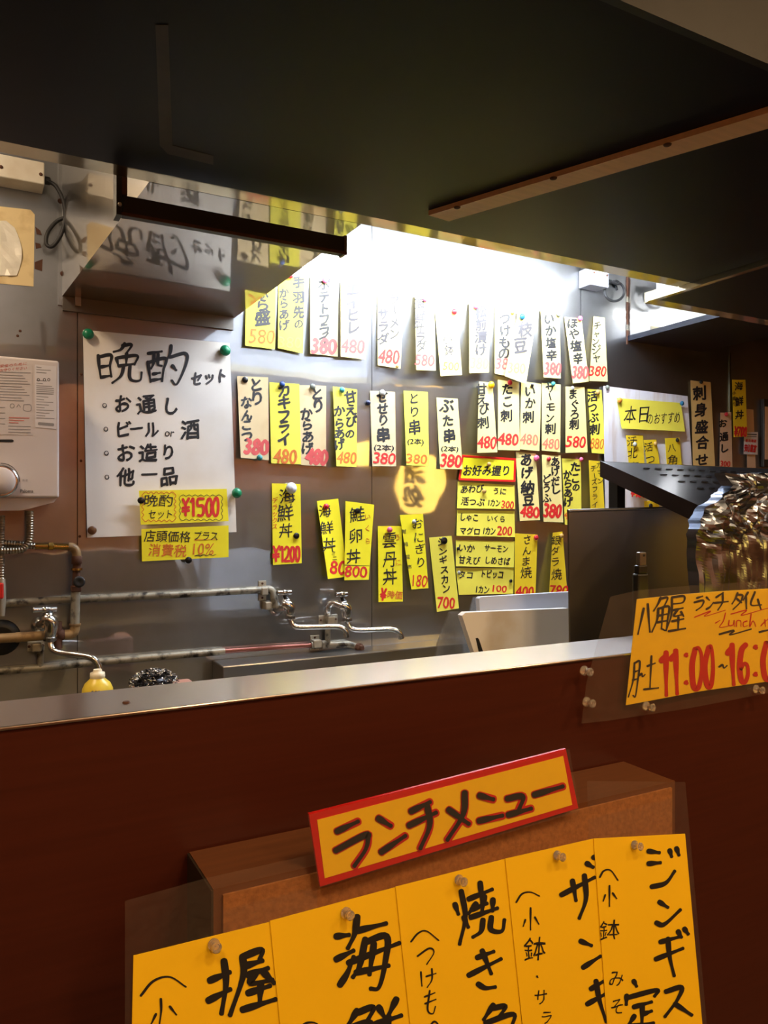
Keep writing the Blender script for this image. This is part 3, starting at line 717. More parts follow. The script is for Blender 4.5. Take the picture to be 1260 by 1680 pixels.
paper('beige skewer strip just right of the panel seam in the middle row, red 380', [(607, 641), (648, 643), (650, 765), (611, 765)], 'beige',
      [('c', 'せせり串', [627, 628, 629, 629], [651, 671, 690, 714], [21, 21, 20, 25], 'ink', B1), ('h', '(2本)', 630, 735, 32, 12, 'ink', B2), ('h', '380', 631, 752, 35, 18, R, B2)],
      mags=[(626, 645, 5.5, 'silver', 'silver magnet on the beige skewer strip')])
paper('yellow skewer strip above the lantern reflection, orange-red 380', [(662, 641), (702, 643), (704, 765), (667, 763)], 'yellow',
      [('c', 'とり串', [679, 680, 680], [654, 676, 702], [20, 20, 24], 'ink', B2), ('h', '(2本)', 682, 725, 26, 12, 'ink', B2), ('h', '380', 684, 753, 33, 15, 'orange', B2)], left=0.008)
paper('cream rightmost of the three skewer strips, bold black writing and bold red 380', [(716, 652), (751, 654), (759, 770), (722, 769)], 'cream',
      [('c', 'ぶた串', [733, 735, 737], [666, 691, 716], [24, 21, 23], 'ink', 0.045), ('h', '(2本)', 738, 737, 28, 11, 'ink', B2), ('h', '380', 740, 756, 34, 20, R, 0.04)])
paper('cream sashimi strip with a yellow magnet, standing off the wall, red 480', [(786, 626), (808, 628), (816, 742), (783, 743)], 'cream',
      [('c', '甘えび刺', [790, 791, 794, 793], [639, 656, 672, 694], [18, 18, 19, 20], 'ink', 0.04), ('h', '480', 799, 726, 30, 20, R, 0.035)], left=0.04, low=0.014,
      mags=[(804, 632, 6, 'yellow', 'yellow magnet on the sashimi strip at the left of the middle group')])
paper('cream sashimi strip second of its row with a red magnet and bold red 480', [(817, 623), (851, 627), (853, 739), (817, 738)], 'cream',
      [('c', 'たこ刺', [832, 833, 831], [639, 659, 683], 21, 'ink', 0.04), ('h', '480', 834, 721, 33, 19, R, 0.035)], low=0.012,
      mags=[(835, 628, 4.5, 'red', 'red magnet on the second sashimi strip')])
paper('cream sashimi strip third of its row with a black magnet and pale red 480', [(855, 625), (888, 630), (885, 740), (853, 737)], 'cream',
      [('c', 'いか刺', [869, 870, 867], [642, 662, 685], [20, 20, 21], 'ink', 0.04), ('h', '480', 868, 721, 29, 18, 'pale_red', B2)], low=0.008,
      mags=[(872, 632, 3, 'black', 'small black magnet on the third sashimi strip')])
paper('cream sashimi strip fourth of its row with a teal magnet and pale red 480', [(889, 628), (920, 631), (919, 742), (889, 739)], 'cream',
      [('c', 'サーモン刺', [903, 902, 903, 902, 903], [637, 651, 668, 686, 704], [17, 15, 17, 16, 19], 'ink', 0.04), ('h', '480', 904, 728, 28, 17, 'pale_red', B2)], low=0.008,
      mags=[(906, 630, 4, 'teal', 'teal magnet on the fourth sashimi strip')])
paper('cream sashimi strip fifth of its row, red 580', [(928, 634), (959, 635), (964, 742), (928, 743)], 'cream',
      [('c', 'まぐろ刺', [940, 943, 943, 942], [647, 664, 680, 697], 18, 'ink', 0.04), ('h', '580', 945, 725, 32, 18, R, B2)], left=0.008,
      mags=[(938, 637, 3.5, 'silver', 'small silver magnet on the fifth sashimi strip')])
paper('yellow sashimi strip at the right end of its row beside the white sheet, orange 880', [(964, 638), (987, 640), (994, 745), (971, 743)], 'yellow',
      [('c', '活つぶ刺', [972, 972, 974, 976], [651, 669, 686, 705], 18, 'ink', 0.04), ('h', '880', 980, 728, 22, 17, 'orange', B3)],
      mags=[(979, 644, 4.5, 'tan', 'tan magnet on the yellow strip beside the white sheet')])
# ---- sushi price set
def frame_draw(q, w, m):
    def d(mb, fn):
        for a, b in zip(q, q[1:] + q[:1]): stroke(mb, [a, b], w, m, fn, taper=False)
    return d
paper('yellow sushi heading card with a red border, top of the five sushi cards', [(759, 746), (846, 752), (845, 791), (753, 787)], 'bright_yellow',
      [('h', 'お好み握り', 798, 772, 74, 17, 'ink', B2, -0.0)], 'menu card', 'menu_card', 'yellow sushi cards', draw=frame_draw([(759, 748), (845, 753.5), (844, 789), (754, 786)], 3.5, 'sign_red'), low=0.006,
      mags=[(801, 762, 4, 'tan', 'tan magnet on the red-bordered sushi heading card')])
paper('yellow sushi card priced 300, second of the five sushi cards', [(751, 790), (844, 796), (845, 835), (750, 834)], 'yellow',
      [('h', 'あわび', 775, 802, 36, 13, 'ink', B2, -0.03), ('h', 'うに', 820, 806, 20, 10, 'ink', B2), ('h', '活つぶ', 776, 823, 38, 13, 'ink', B2), ('h', '1カン', 811, 825, 19, 11, 'ink', B2), ('h', '300', 833, 828, 20, 12, R, B2)],
      'menu card', 'menu_card', 'yellow sushi cards', low=0.006, mags=[(793, 806, 4, 'tan', 'tan magnet on the sushi card priced 300')])
paper('yellow sushi card priced 200, third of the five sushi cards', [(750, 837), (844, 838.5), (845, 881), (749, 879)], 'yellow',
      [('h', 'しゃこ', 770, 849, 28, 12, 'ink', B2), ('h', 'いくら', 814, 851, 28, 10, 'ink', B2), ('h', 'マグロ', 771, 871, 32, 12, 'ink', B2), ('h', '1カン', 803, 871, 19, 12, 'ink', B2), ('h', '200', 828, 871, 24, 14, R, B2)],
      'menu card', 'menu_card', 'yellow sushi cards', low=0.006)
paper('yellow sushi card without a price, fourth of the five sushi cards', [(748, 886), (844, 888), (843, 931), (748, 929)], 'yellow',
      [('h', 'いか', 766, 899, 26, 12, 'ink', B2), ('h', 'サーモン', 814, 900, 38, 11, 'ink', B2), ('h', '甘えび', 770, 919, 35, 13, 'ink', B2), ('h', 'しめさば', 817, 920, 40, 12, 'ink', B2)],
      'menu card', 'menu_card', 'yellow sushi cards', low=0.006, mags=[(751, 900, 3, 'black', 'small black magnet at the left of the fourth sushi card')])
paper('yellow sushi card priced 100, lowest of the five sushi cards', [(748, 932), (843, 932), (842, 974), (753, 976)], 'yellow',
      [('h', 'タコ', 764, 943, 22, 12, 'ink', B2), ('h', 'トビッコ', 808, 942, 34, 13, 'ink', B2), ('h', '1カン', 792, 967, 21, 12, 'ink', B2), ('h', '100', 820, 966, 23, 11, R, B2)],
      'menu card', 'menu_card', 'yellow sushi cards', low=0.006, wave=0.004, mags=[(837, 953, 3, 'black', 'small black magnet at the right of the lowest sushi card'), (752, 939, 3, 'silver', 'small silver magnet at the left of the lowest sushi card')])
# ---- strips right of the cards
paper('cream strip with bold black writing and thick red 480, first right of the sushi cards', [(846, 741), (879, 744), (886, 853), (853, 855)], 'cream',
      [('c', 'あげ納豆', [863, 864, 866, 867], [755, 776, 800, 820], [22, 21, 22, 21], 'ink', 0.045), ('h', '480', 869, 840, 31, 18, R, 0.05)],
      mags=[(878, 752, 5.5, 'pink', 'pink and white magnet on the strip beside the red-bordered card')])
paper('cream strip with two columns and thick pink-red 380, second right of the sushi cards', [(889, 746), (920, 747), (924, 857), (892, 856)], 'cream',
      [('c', 'あげだし', [911, 911, 911, 912], [758, 773, 790, 803], 17, 'ink', 0.04), ('c', 'どうふ', 897, [786, 801, 818], 16, 'ink', 0.04), ('h', '380', 907, 838, 29, 22, R, 0.05)], left=0.006,
      mags=[(899, 753, 4, 'red', 'red magnet on the two-column strip second right of the sushi cards')])
paper('yellow strip with two columns left of the narrow strip by the black post', [(922, 752), (953, 753), (954, 860), (927, 861)], 'yellow',
      [('c', 'たこの', [944, 944, 945], [766, 785, 800], [17, 17, 14], 'ink', B1), ('c', 'からあげ', [931, 932, 932, 932], [779, 794, 809, 824], 16, 'ink', B1), ('h', '480', 938, 845, 24, 14, 'orange', B2)], left=0.004,
      mags=[(952, 754, 4, 'pink', 'pink magnet at the right corner of the yellow two-column strip')])
paper('narrow yellow strip beside the black shelf post, thin writing', [(966, 755), (987, 757), (992, 838), (969, 837)], 'deep_yellow',
      [('c', 'カマン', [983, 984, 985], [763, 776, 789], 11, 'ink', B3), ('c', 'チーズフライ', [974, 975, 975, 976, 976, 976], [769, 781, 791, 803, 815, 828], 11, 'ink', B3)], left=0.03)
paper('yellow grilled fish strip priced 400 above the white cutting boards', [(845, 875), (882, 877), (878, 990), (844, 990)], 'deep_yellow',
      [('c', 'さんま焼', [865, 864, 863, 863], [886, 904, 921, 940], [16, 16, 17, 20], 'ink', B3), ('h', '400', 861, 971, 30, 18, R, B2)], left=0.006,
      mags=[(878, 882, 4.5, 'red', 'red magnet on the grilled fish strip priced 400')])
paper('yellow grilled fish strip priced 780 above the boards, beside the dark steel plate', [(907, 874), (923, 872), (932, 990), (900, 990)], 'deep_yellow',
      [('c', '銀ダラ焼', [912, 911, 911, 913], [887, 904, 922, 943], [16, 15, 16, 19], 'ink', B3), ('h', '780', 917, 969, 30, 17, R, B2)], left=0.03,
      mags=[(920, 879, 4, 'tan', 'pinkish tan magnet on the grilled fish strip priced 780')])
# ---- lower left rice bowls
def draw_1200(mb, fn):
    q = [(447, 894), (494, 892), (495, 923), (448, 926)]
    def S(pts, w, m): stroke(mb, [(380 + x / 3.706, 740 + y / 3.706) for x, y in pts], w / 3.706, m, fn, taper=False)
    for p in ([(255, 580), (270, 620)], [(290, 578), (270, 620), (270, 670)], [(252, 630), (288, 626)], [(252, 645), (288, 641)], [(295, 600), (308, 585), (310, 672)],
              [(322, 600), (335, 582), (348, 600), (340, 640), (322, 668), (352, 668)], [(365, 585), (358, 630), (368, 672), (380, 640), (378, 590), (365, 585)], [(395, 582), (390, 630), (400, 672), (412, 640), (408, 588), (395, 582)]):
        S(p, 14, 'red')
paper('yellow rice bowl strip with a large white magnet and a red 1200 price', [(446, 793), (493, 794), (495, 924), (448, 927)], 'bright_yellow',
      [('c', '海鮮丼', [471, 468, 469], [814, 842, 871], [27, 28, 26], 'ink', B3), ('c', 'デラックス', 451, [821, 832, 843, 854, 864], 10, 'red', B3)], draw=draw_1200,
      mags=[(476, 801, 9.5, 'white', 'large white magnet on the rice bowl strip priced 1200'), (486, 879, 5, 'black', 'black magnet on the right edge of the rice bowl strip priced 1200')])
paper('yellow leaning rice bowl strip partly under its right neighbour, lower row', [(520, 822), (555, 818), (570, 946), (538, 950)], 'bright_yellow',
      [('c', '海鮮丼', [533, 536, 540], [839, 867, 895], [22, 24, 24], 'ink', B3), ('c', 'ミニ', [547, 549], [908, 916], 9, 'ink', B3), ('h', '80', 555, 931, 26, 22, R, B2)], left=0.03, low=0.012,
      mags=[(534, 831, 5, 'red', 'red magnet on the leaning rice bowl strip')])
paper('yellow rice bowl strip with small orange side writing and a red 800', [(567, 822), (614, 828), (605, 951), (565, 952)], 'bright_yellow',
      [('c', '鮭卵丼', [586, 584, 580], [845, 880, 914], [26, 26, 25], 'ink', B3), ('c', 'いくら', 603, [848, 867, 888], 11, 'orange', B3), ('h', '800', 584, 938, 36, 18, R, B2), ('s', [(566, 927), (606, 928)], 1.0, 'ink')], base=0.01, low=0.016,
      mags=[(586, 838, 4.5, 'black', 'black magnet on the rice bowl strip priced 800')])
paper('yellow rice bowl strip marked market price, lower row left of the onigiri strip', [(620, 863), (659, 863), (661, 987), (621, 988)], 'bright_yellow',
      [('c', '雲丹丼', [639, 640, 640], [887, 918, 947], [25, 26, 27], 'ink', B3), ('c', 'うに', [652, 653], [882, 923], 11, 'orange', B3), ('h', '時価', 648, 976, 24, 13, 'orange', B2), ('h', '¥', 629, 975, 9, 20, R, 0.05)], left=0.006,
      mags=[(638, 869, 5, 'pink', 'pink magnet on the market price strip')])
paper('yellow rice ball strip priced 180 below the lantern reflection', [(656, 845), (694, 843), (703, 965), (675, 967)], 'bright_yellow',
      [('c', 'おにぎり', [685, 687, 689, 690], [860, 882, 901, 923], [19, 18, 19, 18], 'ink', B3), ('c', '鮭梅昆布', [663, 666, 669, 672], [872, 893, 914, 930], 8, 'ink_soft', B3), ('h', '180', 689, 953, 24, 19, R, B3)], base=0.010, low=0.012,
      mags=[(678, 856, 4, 'silver', 'silver magnet on the rice ball strip priced 180')])
paper('pale yellow strip priced 700 hanging lowest, left of the sushi cards', [(704, 882), (741, 879), (753, 998), (717, 1004)], 'yellow',
      [('c', 'ジンギスカン', [724, 726, 727, 729, 730, 732], [889, 905, 919, 935, 951, 966], 15, 'ink', B2), ('h', '700', 732, 989, 28, 18, R, B2)], low=0.012,
      mags=[(728, 887, 6, 'black', 'black magnet on the strip priced 700')])
# ---- white sheet at the right with its own slips
def crease(mb, fn): pass
paper('wrinkled white sheet at the right of the strips, behind the slotted shelf', [(990, 633), (1128, 650), (1140, 834), (993, 838)], 'wrinkled_white', [], 'sheet', 'paper_sheet', 'posters on the steel wall',
      base=0.003, low=0.004, wave=0.012, nx=16, ny=14, mags=[(995, 636, 4, 'grey', 'grey magnet at the top left corner of the wrinkled white sheet')])
paper("yellow heading slip with pen writing across the wrinkled white sheet", [(1012, 653), (1117, 661), (1124, 708), (1020, 703)], 'yellow',
      [('h', '本日', 1044, 680, 40, 28, 'ink', 0.002, -0.05), ('h', 'のおすすめ', 1089, 686, 54, 18, 'ink', 0.0, -0.06)], 'slip', 'paper_slip', 'yellow slips on the white sheet', base=0.018, low=0.012,
      mags=[(1015, 657, 4.5, 'orange', 'orange magnet at the left end of the heading slip'), (1117, 662, 4, 'steelblue', 'blue magnet at the right end of the heading slip')])
paper('yellow slip priced 480 in red under the heading slip, leftmost on the white sheet', [(1027, 714), (1055, 714), (1060, 817), (1037, 812)], 'deep_yellow',
      [('c', '活北寄刺', [1037, 1038, 1040, 1041], [725, 744, 766, 788], 17, 'ink', B3), ('h', '¥480', 1047, 807, 24, 17, R, 0.05)], 'slip', 'paper_slip', 'yellow slips on the white sheet', base=0.018, low=0.012,
      mags=[(1040, 729, 4, 'silver', 'silver magnet on the leftmost slip of the white sheet')])
paper('yellow slip priced 380 in red, middle of the white sheet', [(1056, 722), (1077, 721), (1090, 819), (1070, 823)], 'deep_yellow',
      [('c', '活つぶ刺', [1064, 1067, 1071, 1074], [734, 754, 776, 797], 16, 'ink', B3), ('h', '¥380', 1080, 813, 20, 15, R, 0.05)], 'slip', 'paper_slip', 'yellow slips on the white sheet', base=0.018, low=0.012,
      mags=[(1074, 728, 3.5, 'tan', 'tan magnet on the middle slip of the white sheet')])
paper('deep yellow slip priced in orange, rightmost on the white sheet', [(1091, 719), (1115, 718), (1123, 819), (1098, 820)], 'deep_yellow',
      [('c', '八角刺', [1102, 1104, 1108], [735, 755, 778], [15, 18, 17], 'ink', B3), ('h', '580', 1111, 809, 20, 11, 'orange', B3)], 'slip', 'paper_slip', 'yellow slips on the white sheet', base=0.018, low=0.012,
      mags=[(1111, 722, 3.5, 'black', 'black magnet on the rightmost slip of the white sheet')])
paper('small yellow slip at the very bottom of the white sheet above the dark plate', [(1057, 822), (1081, 820), (1083, 870), (1058, 872)], 'deep_yellow', [], 'slip', 'paper_slip', 'yellow slips on the white sheet', base=0.018, low=0.004,
      mags=[(1067, 830, 4, 'black', 'black magnet on the small slip at the bottom of the white sheet')])
# ---- papers right of the sheet
paper('long manila strip with bold black writing right of the white sheet', [(1133, 624), (1166, 627), (1178, 860), (1140, 860)], 'manila',
      [('c', '刺身盛合せ', [1148, 1150, 1151, 1152, 1152], [646, 673, 701, 727, 755], [24, 23, 23, 22, 22], 'ink', 0.04), ('c', '付', [1148], [825], 20, 'ink', 0.04)], base=0.006,
      mags=[(1149, 627, 3.5, 'black', 'small black magnet at the top of the long manila strip')])
paper('short manila strip with three characters behind the shelf, right of the long manila strip', [(1182, 677), (1200, 676), (1202, 800), (1180, 800)], 'pink_beige',
      [('c', 'お通し', [1186, 1188, 1188], [695, 717, 736], 15, 'ink', B1), ('h', '300', 1190, 761, 16, 9, R, 0.04)], base=0.006,
      mags=[(1190, 680, 3.5, 'red', 'red magnet at the top of the short manila strip')])
paper('deep yellow strip with a red 700 price at the far right', [(1201, 623), (1223, 623), (1226, 716), (1204, 717)], 'deep_yellow',
      [('c', '海鮮丼', [1212, 1213, 1213], [634, 659, 681], [15, 16, 16], 'ink', B2), ('c', '小盛り', 1204.5, [645, 654, 663], 6, 'ink', B2), ('h', '¥700', 1215, 708, 20, 16, R, 0.05)], base=0.012)
paper('plain beige paper behind the deep yellow strip at the far right', [(1225, 671), (1236, 672), (1240, 770), (1226, 770)], 'pink_beige', [], 'paper', 'paper_sheet', 'posters on the steel wall', base=0.004)
def draw_sticker(mb, fn):
    for k in range(2): stroke(mb, [(1226, 712.5 + k * 3.4), (1241, 713 + k * 3.4)], 2.0 - k, 'print_dark', fn, taper=False)
paper('small rounded red and white sticker at the far right below the deep yellow strip', [(1221, 709), (1243.5, 709), (1243, 746), (1220, 745)], 'label_white',
      [('h', '新北海道', 1232, 723, 17, 5, R, 0.03), ('h', '安心宣言', 1231, 735, 19, 12, R, 0.06)], 'sticker', 'sticker', None, base=0.014, low=0, draw=draw_sticker)
nb = thing('notice_board', W(1275, 765, V), 'dark-framed board with a beige sheet at the right edge of the frame', 'board')
mb = MB(); a = W(1247, 655, V); b = W(1330, 770, V)
mb.bbox((a.x, V - 0.02, b.z), (b.x, V - 0.0005, a.z), 'frame_side', 0.003); mb.build('frame', nb)
mb = MB(); a = W(1255, 667, V - 0.021); b = W(1322, 757, V - 0.021); mb.box((a.x, V - 0.0215, b.z), (b.x, V - 0.0202, a.z), 'pink_beige'); mb.build('sheet', nb)
# loose magnets straight on the steel
MAG += [(603, 661, 4.5, 'navy', 'navy magnet alone on bare steel by the panel seam', V - 0.0005), (590, 905 - 160 + 12, 0.1, 'grey', '', None)]
for g in MAG:
    if g[5] is not None: magnet(*g[:6], flat=g[4].startswith('black') or 'rusty' in g[4])

# ---- aged sheet and junction box at the left
def peel(mb, fn): pass
ag = thing('aged_notice', W(20, 404, V - 0.001), 'aged yellowed notice with torn silvery film at the left edge under the junction box', 'notice')
mb = MB(); q = [(-60, 332), (50, 344), (57, 352), (55, 470), (-60, 460)]
mb.prism([W(x, y, V - 0.0016) for x, y in q], (0, 0.0012, 0), 'aged_paper'); mb.build('backing_sheet', ag)
mb = MB(); vs = []; n = 9
for j in range(n):
    for i in range(n):
        xr = (18 + 18 * math.sin((j / (n - 1)) * 2.6)) if j else 10
        x = -50 + (xr + 50) * i / (n - 1); y = 362 + (452 - 362) * j / (n - 1)
        vs.append(W(x, y, V - 0.003 - 0.006 * abs(noise.noise(Vector((i * 0.7, j * 0.7, 3))))))
mb.add(vs, [(j * n + i, (j + 1) * n + i, (j + 1) * n + i + 1, j * n + i + 1) for j in range(n - 1) for i in range(n - 1)], 'peeled_foil'); mb.build('peeled_film', ag)
for k, q in enumerate(([(58, 372), (66, 378), (69, 386), (60, 384)], [(58, 398), (66, 400), (68, 406), (59, 408)], [(57, 430), (70, 425), (69, 445), (57, 441)])):
    mb = MB(); mb.prism([W(x, y, V - 0.0012) for x, y in q], (0, 0.0009, 0), 'rust')
    tag(mb.build('tape_residue'), ['upper', 'middle', 'lower'][k] + ' rust-brown scrap of tape residue beside the aged notice', 'tape', 'scraps of tape residue')
def jbox(x0, y0, x1, y1, vd, label, screws, jm='box_white'):
    a = W(x0, y0, V - vd); b = W(x1, y1, V - vd)
    t = thing('junction_box', ((a.x + b.x) / 2, V, b.z), label, 'junction box', 'white junction boxes on the steel wall')
    jb_ = MB().bbox((a.x, V - vd, b.z), (b.x, V - 0.0005, a.z), jm, 0.003).build('box_body', t)
    for (x, y) in screws: MB().lathe(W(x, y, V - vd), (0, -1, 0), [(0, 0.005), (0.002, 0.0045), (0.003, 0.002)], 'rust', 10).build('screw', jb_)
    return t, a, b
t, a, b = jbox(-60, 240, 73, 303, 0.075, 'white junction box at the left edge with a black cable loop', [(67, 286), (2, 274)])
def cable(pts, label):
    P = catmull([W(x, y, v) for x, y, v in pts], 8)
    return tag(MB().tube(P, 0.0055, 'black_rubber', 10).build('cable'), label, 'cable', 'black cables at the junction boxes')
MB().lathe(W(74, 296, V - 0.04), (1, 0, 0), [(0, 0.011), (0.012, 0.011), (0.014, 0.008)], 'black_rubber', 12).build('cable_gland', t)
cable([(78, 297, V - 0.045), (92, 306, V - 0.05), (104, 330, V - 0.05), (107, 358, V - 0.045), (100, 385, V - 0.04), (86, 404, V - 0.035), (76, 400, V - 0.03), (78, 382, V - 0.025), (92, 364, V - 0.02), (108, 357, V - 0.026), (117, 357, V - 0.0215)],
      'black cable curling from the left junction box into the wall')
t, a, b = jbox(969, 437, 999, 472, 0.07, 'white junction box under the soffit at the right with a looped cable', [(975, 447), (996, 452)], 'box_grey')
MB().lathe(W(999, 462, V - 0.035), (1, 0, 0), [(0, 0.009), (0.01, 0.009)], 'black_rubber', 12).build('cable_gland', t)
cable([(1001, 462, V - 0.035), (1012, 466, V - 0.035)] + [(1008 + 16 * math.cos(a), 478 + 16 * math.sin(a), V - 0.035 + 0.002 * a) for a in [-0.9 + k * 0.55 for k in range(12)]] + [(1010, 462, V - 0.012), (1012, 476, V - 0.002)],
      'black cable coiled beside the right junction box')

# ---- water heater
HV = V - 0.13
wh = thing('water_heater', W(40, 830, HV), 'white wall-mounted water heater at the left edge with a round knob', 'water heater')
a = W(-110, 577, HV); b = W(97, 817, HV)
a.z = W(97, 592, HV).z
MB().bbox((a.x, HV, b.z), (b.x, V - 0.004, a.z), 'heater_white', 0.006, 3).build('casing', wh)
mb = MB(); l = W(0, 836, HV + 0.01).z
mb.prism([(a.x + 0.01, HV + 0.012, b.z), (b.x - 0.004, HV + 0.012, b.z), (b.x - 0.012, HV + 0.012, b.z - 0.012), (b.x - 0.09, HV + 0.012, b.z - 0.034), (a.x + 0.01, HV + 0.012, b.z - 0.036)], (0, 0.09, 0), 'heater_white'); mb.build('base_cover', wh)
def hfn(x, y, e=0.0): return W(x, y, HV - 0.0009 - e)
def hplate(q, m, d=0.0006): return MB().prism([W(x, y, HV - d) for x, y in q], (0, d + 0.0004, 0), m)
mb = hplate([(-60, 588), (53, 597), (53, 714), (-60, 712)], 'heater_white')
for j in range(2): put_word(mb, '安全のために' if j == 0 else 'お守りください', 22, 598 + j * 7 + 0.5, 44, 5, 'print_red', hfn, 0.02, slope=-0.1, hand=0.3)
for j in range(11):
    y = 611 + j * 4.6
    stroke(mb, [(-20, y - 1.5), (50 - (j * 13 % 17), y + 0.8)], 1.3, 'print_gray', hfn, taper=False)
for j in range(4): stroke(mb, [(-20, 668 + j * 9), (8, 668.5 + j * 9)], 1.3, 'print_gray', hfn, taper=False)
for j in range(3): stroke(mb, [(15, 685 + j * 4), (48 - j * 9, 686 + j * 4)], 1.4, 'print_red', hfn, taper=False)
for j in range(3): stroke(mb, [(14, 699 + j * 5), (50, 700 + j * 5)], 1.3, 'print_gray', hfn, taper=False)
for p in ([(20 + 3.5 * math.cos(k), 666 + 3.5 * math.sin(k)) for k in range(8)], [(27.5, 668), (30.5, 664), (33.5, 668)], [(39, 664), (50, 664.5), (50, 674), (39, 673), (39, 664)]): stroke(mb, p, 1.2, 'print_gray', hfn, taper=False)
mb.build('warning_panel', wh)
mb = hplate([(57, 598), (92, 601), (92, 704), (58, 701)], 'label_white', 0.0008)
for j in range(20):
    y = 602 + j * 4.4
    if j in (3, 4, 8, 9): continue
    stroke(mb, [(60, y), (60 + 8 + (j * 37 % 22), y + 1.2)], 1.2, 'print_gray', hfn, taper=False)
for x in (63, 73, 80): stroke(mb, [(x + 2 * math.cos(k), 623 + 2 * math.sin(k)) for k in range(7)], 1.2, 'print_dark', hfn, taper=False)
for j in range(4): stroke(mb, [(60, 636 + j * 3), (88, 637.5 + j * 3)], 1.4, 'print_gray', hfn, taper=False)
stroke(mb, [(64, 695), (87, 697)], 5, 'print_gray', hfn, taper=False)
mb.build('rating_label', wh)
mb = MB(); sp = [W(x, y, HV - 0.0006) for x, y in ((-40, 721), (20, 721), (22.5, 722.5), (22.5, 724), (20, 725.5), (-40, 725))]; mb.prism(sp, (0, 0.001, 0), 'slot_dark'); mb.build('vent_slot', wh)
kc = W(1, 789, HV); mpx = 1 / F * (HV / ray(1, 789).y)
kr = MB().lathe(kc, (0, -1, 0), [(0, 27 * mpx), (0.004, 27 * mpx), (0.006, 24 * mpx)], 'chrome', 32).build('knob_ring', wh)
MB().lathe(kc + Vector((0, -0.0062, 0)), (0, -1, 0), [(0, 22.5 * mpx), (0.018, 21.5 * mpx), (0.022, 19 * mpx), (0.023, 4 * mpx)], 'heater_white', 32).build('knob', kr)
mb = MB(); stroke(mb, [(2 + 30 * math.cos(a), 790 + 30 * math.sin(a)) for a in [-1.6 + k * 0.2 for k in range(9)]], 1.2, 'print_dark', hfn, taper=False)
put_word(mb, 'Paloma', 44, 805.5, 21, 5.5, 'print_dark', hfn, 0.03, slope=0.0, shear=0, hand=0.1)
put_word(mb, '高温', 41, 788, 9, 4, 'print_gray', hfn, 0.0, slope=0, shear=0, hand=0.1)
mb.build('front_print', wh)

# ---- hoses and pipes
def hose(pts, r, m='hose_metal'):
    P = catmull(pts, 10); L = [0]
    for p, q in zip(P, P[1:]): L.append(L[-1] + (q - p).length)
    out = []; step = 0.0018; k = 0; tot = L[-1]; d = 0.0
    while d < tot:
        while L[k + 1] < d: k += 1
        out.append(P[k].lerp(P[k + 1], (d - L[k]) / (L[k + 1] - L[k] + 1e-9))); d += step
    rs = [r * (1.0 + 0.12 * math.cos(i * math.pi / 2)) for i in range(len(out))]
    return MB().tube(out, rs, m, 12).build('metal_hose')
hz = V - 0.045
o = hose([W(49, 838, hz), W(49, 862, hz), W(48, 886, hz), W(38, 900, hz), W(20, 903, hz), W(-30, 903, hz)], 0.0095)
tag(o, 'corrugated metal hose hanging from the heater and bending left', 'hose', 'corrugated hoses at the heater')
o = hose([W(-30, 890, V - 0.028), W(10, 892, V - 0.028), W(60, 896, V - 0.028)], 0.0095)
tag(o, 'corrugated metal hose running behind to the brass fitting', 'hose', 'corrugated hoses at the heater')
o = hose([W(3, 846, hz + 0.01), W(2, 880, hz + 0.01), W(2, 920, hz + 0.01), W(2, 950, hz + 0.01)], 0.008)
tag(o, 'corrugated metal hose hanging at the left edge above the red valve', 'hose', 'corrugated hoses at the heater')
rv = thing('shutoff_valve', W(0, 970, hz), 'red handled shut-off valve at the left edge', 'valve')
MB().lathe(W(2, 951, hz + 0.01), (0, 0, -1), [(-0.002, 0.010), (0.02, 0.012), (0.06, 0.012), (0.1, 0.009)], 'galvanized', 14).build('valve_body', rv)
MB().bbox(W(-8, 983, hz - 0.02) - Vector((0, 0.006, 0)), W(6, 956, hz - 0.02) + Vector((0, 0.006, 0)), 'red_plastic', 0.004).build('handle', rv)
pv_ = V - 0.043
hp = thing('hot_water_pipe', W(126, 960, pv_), 'rusty brass and iron water pipe dropping left of the white poster to the taps', 'pipe', 'water pipes on the steel wall')
def pt3(x, y, v=pv_): return W(x, y, v)
mb = MB(); mb.tube([pt3(58, 896), pt3(78, 896.5)], 0.0085, 'brass'); mb.lathe(pt3(78, 896.5), (1, -0.0, -0.0), [(0, 0.0085), (0.003, 0.0115), (0.014, 0.0115), (0.017, 0.008)], 'brass', 6, False); mb.tube([pt3(86, 896.5), pt3(113, 897)], 0.0085, 'brass')
mb.build('brass_fitting', hp)
mb = MB(); mb.tube(catmull([pt3(112, 897), pt3(119, 898), pt3(124.5, 904), pt3(126, 914)], 6), 0.0125, 'beige_pipe'); mb.lathe(pt3(126, 912), (0, 0, -1), [(0, 0.0125), (0.002, 0.0145), (0.022, 0.0145), (0.024, 0.0115), (0.035, 0.0115)], 'rust', 16)
mb.lathe(pt3(126, 932), (0, 0, -1), [(0, 0.0155), (0.006, 0.0155)], 'brass', 16); mb.tube([pt3(125.5, 930), pt3(125, 962)], 0.0105, 'rust'); mb.build('upper_elbow', hp)
mb = MB(); mb.lathe(pt3(127.5, 953, pv_), (0, -1, 0), [(0, 0.010), (0.03, 0.010), (0.031, 0.016), (0.036, 0.016), (0.0365, 0.010), (0.034, 0.002)], 'black_rubber', 18); mb.build('open_socket', hp)
mb = MB(); mb.bbox(pt3(116, 971) - Vector((0, 0.014, 0)), pt3(133, 960) + Vector((0, 0.014, 0)), 'rust', 0.003); mb.tube([pt3(124, 970), pt3(123, 1026)], 0.0125, 'dull_pipe'); mb.build('down_pipe', hp)
mb = MB(); mb.lathe(pt3(123, 1023), (0, 0, -1), [(0, 0.016), (0.006, 0.016), (0.007, 0.014)], 'beige_pipe', 16); mb.tube(catmull([pt3(123, 1026), pt3(122, 1035), pt3(117, 1040), pt3(106, 1041)], 6), 0.0135, 'beige_pipe'); mb.build('lower_elbow', hp)
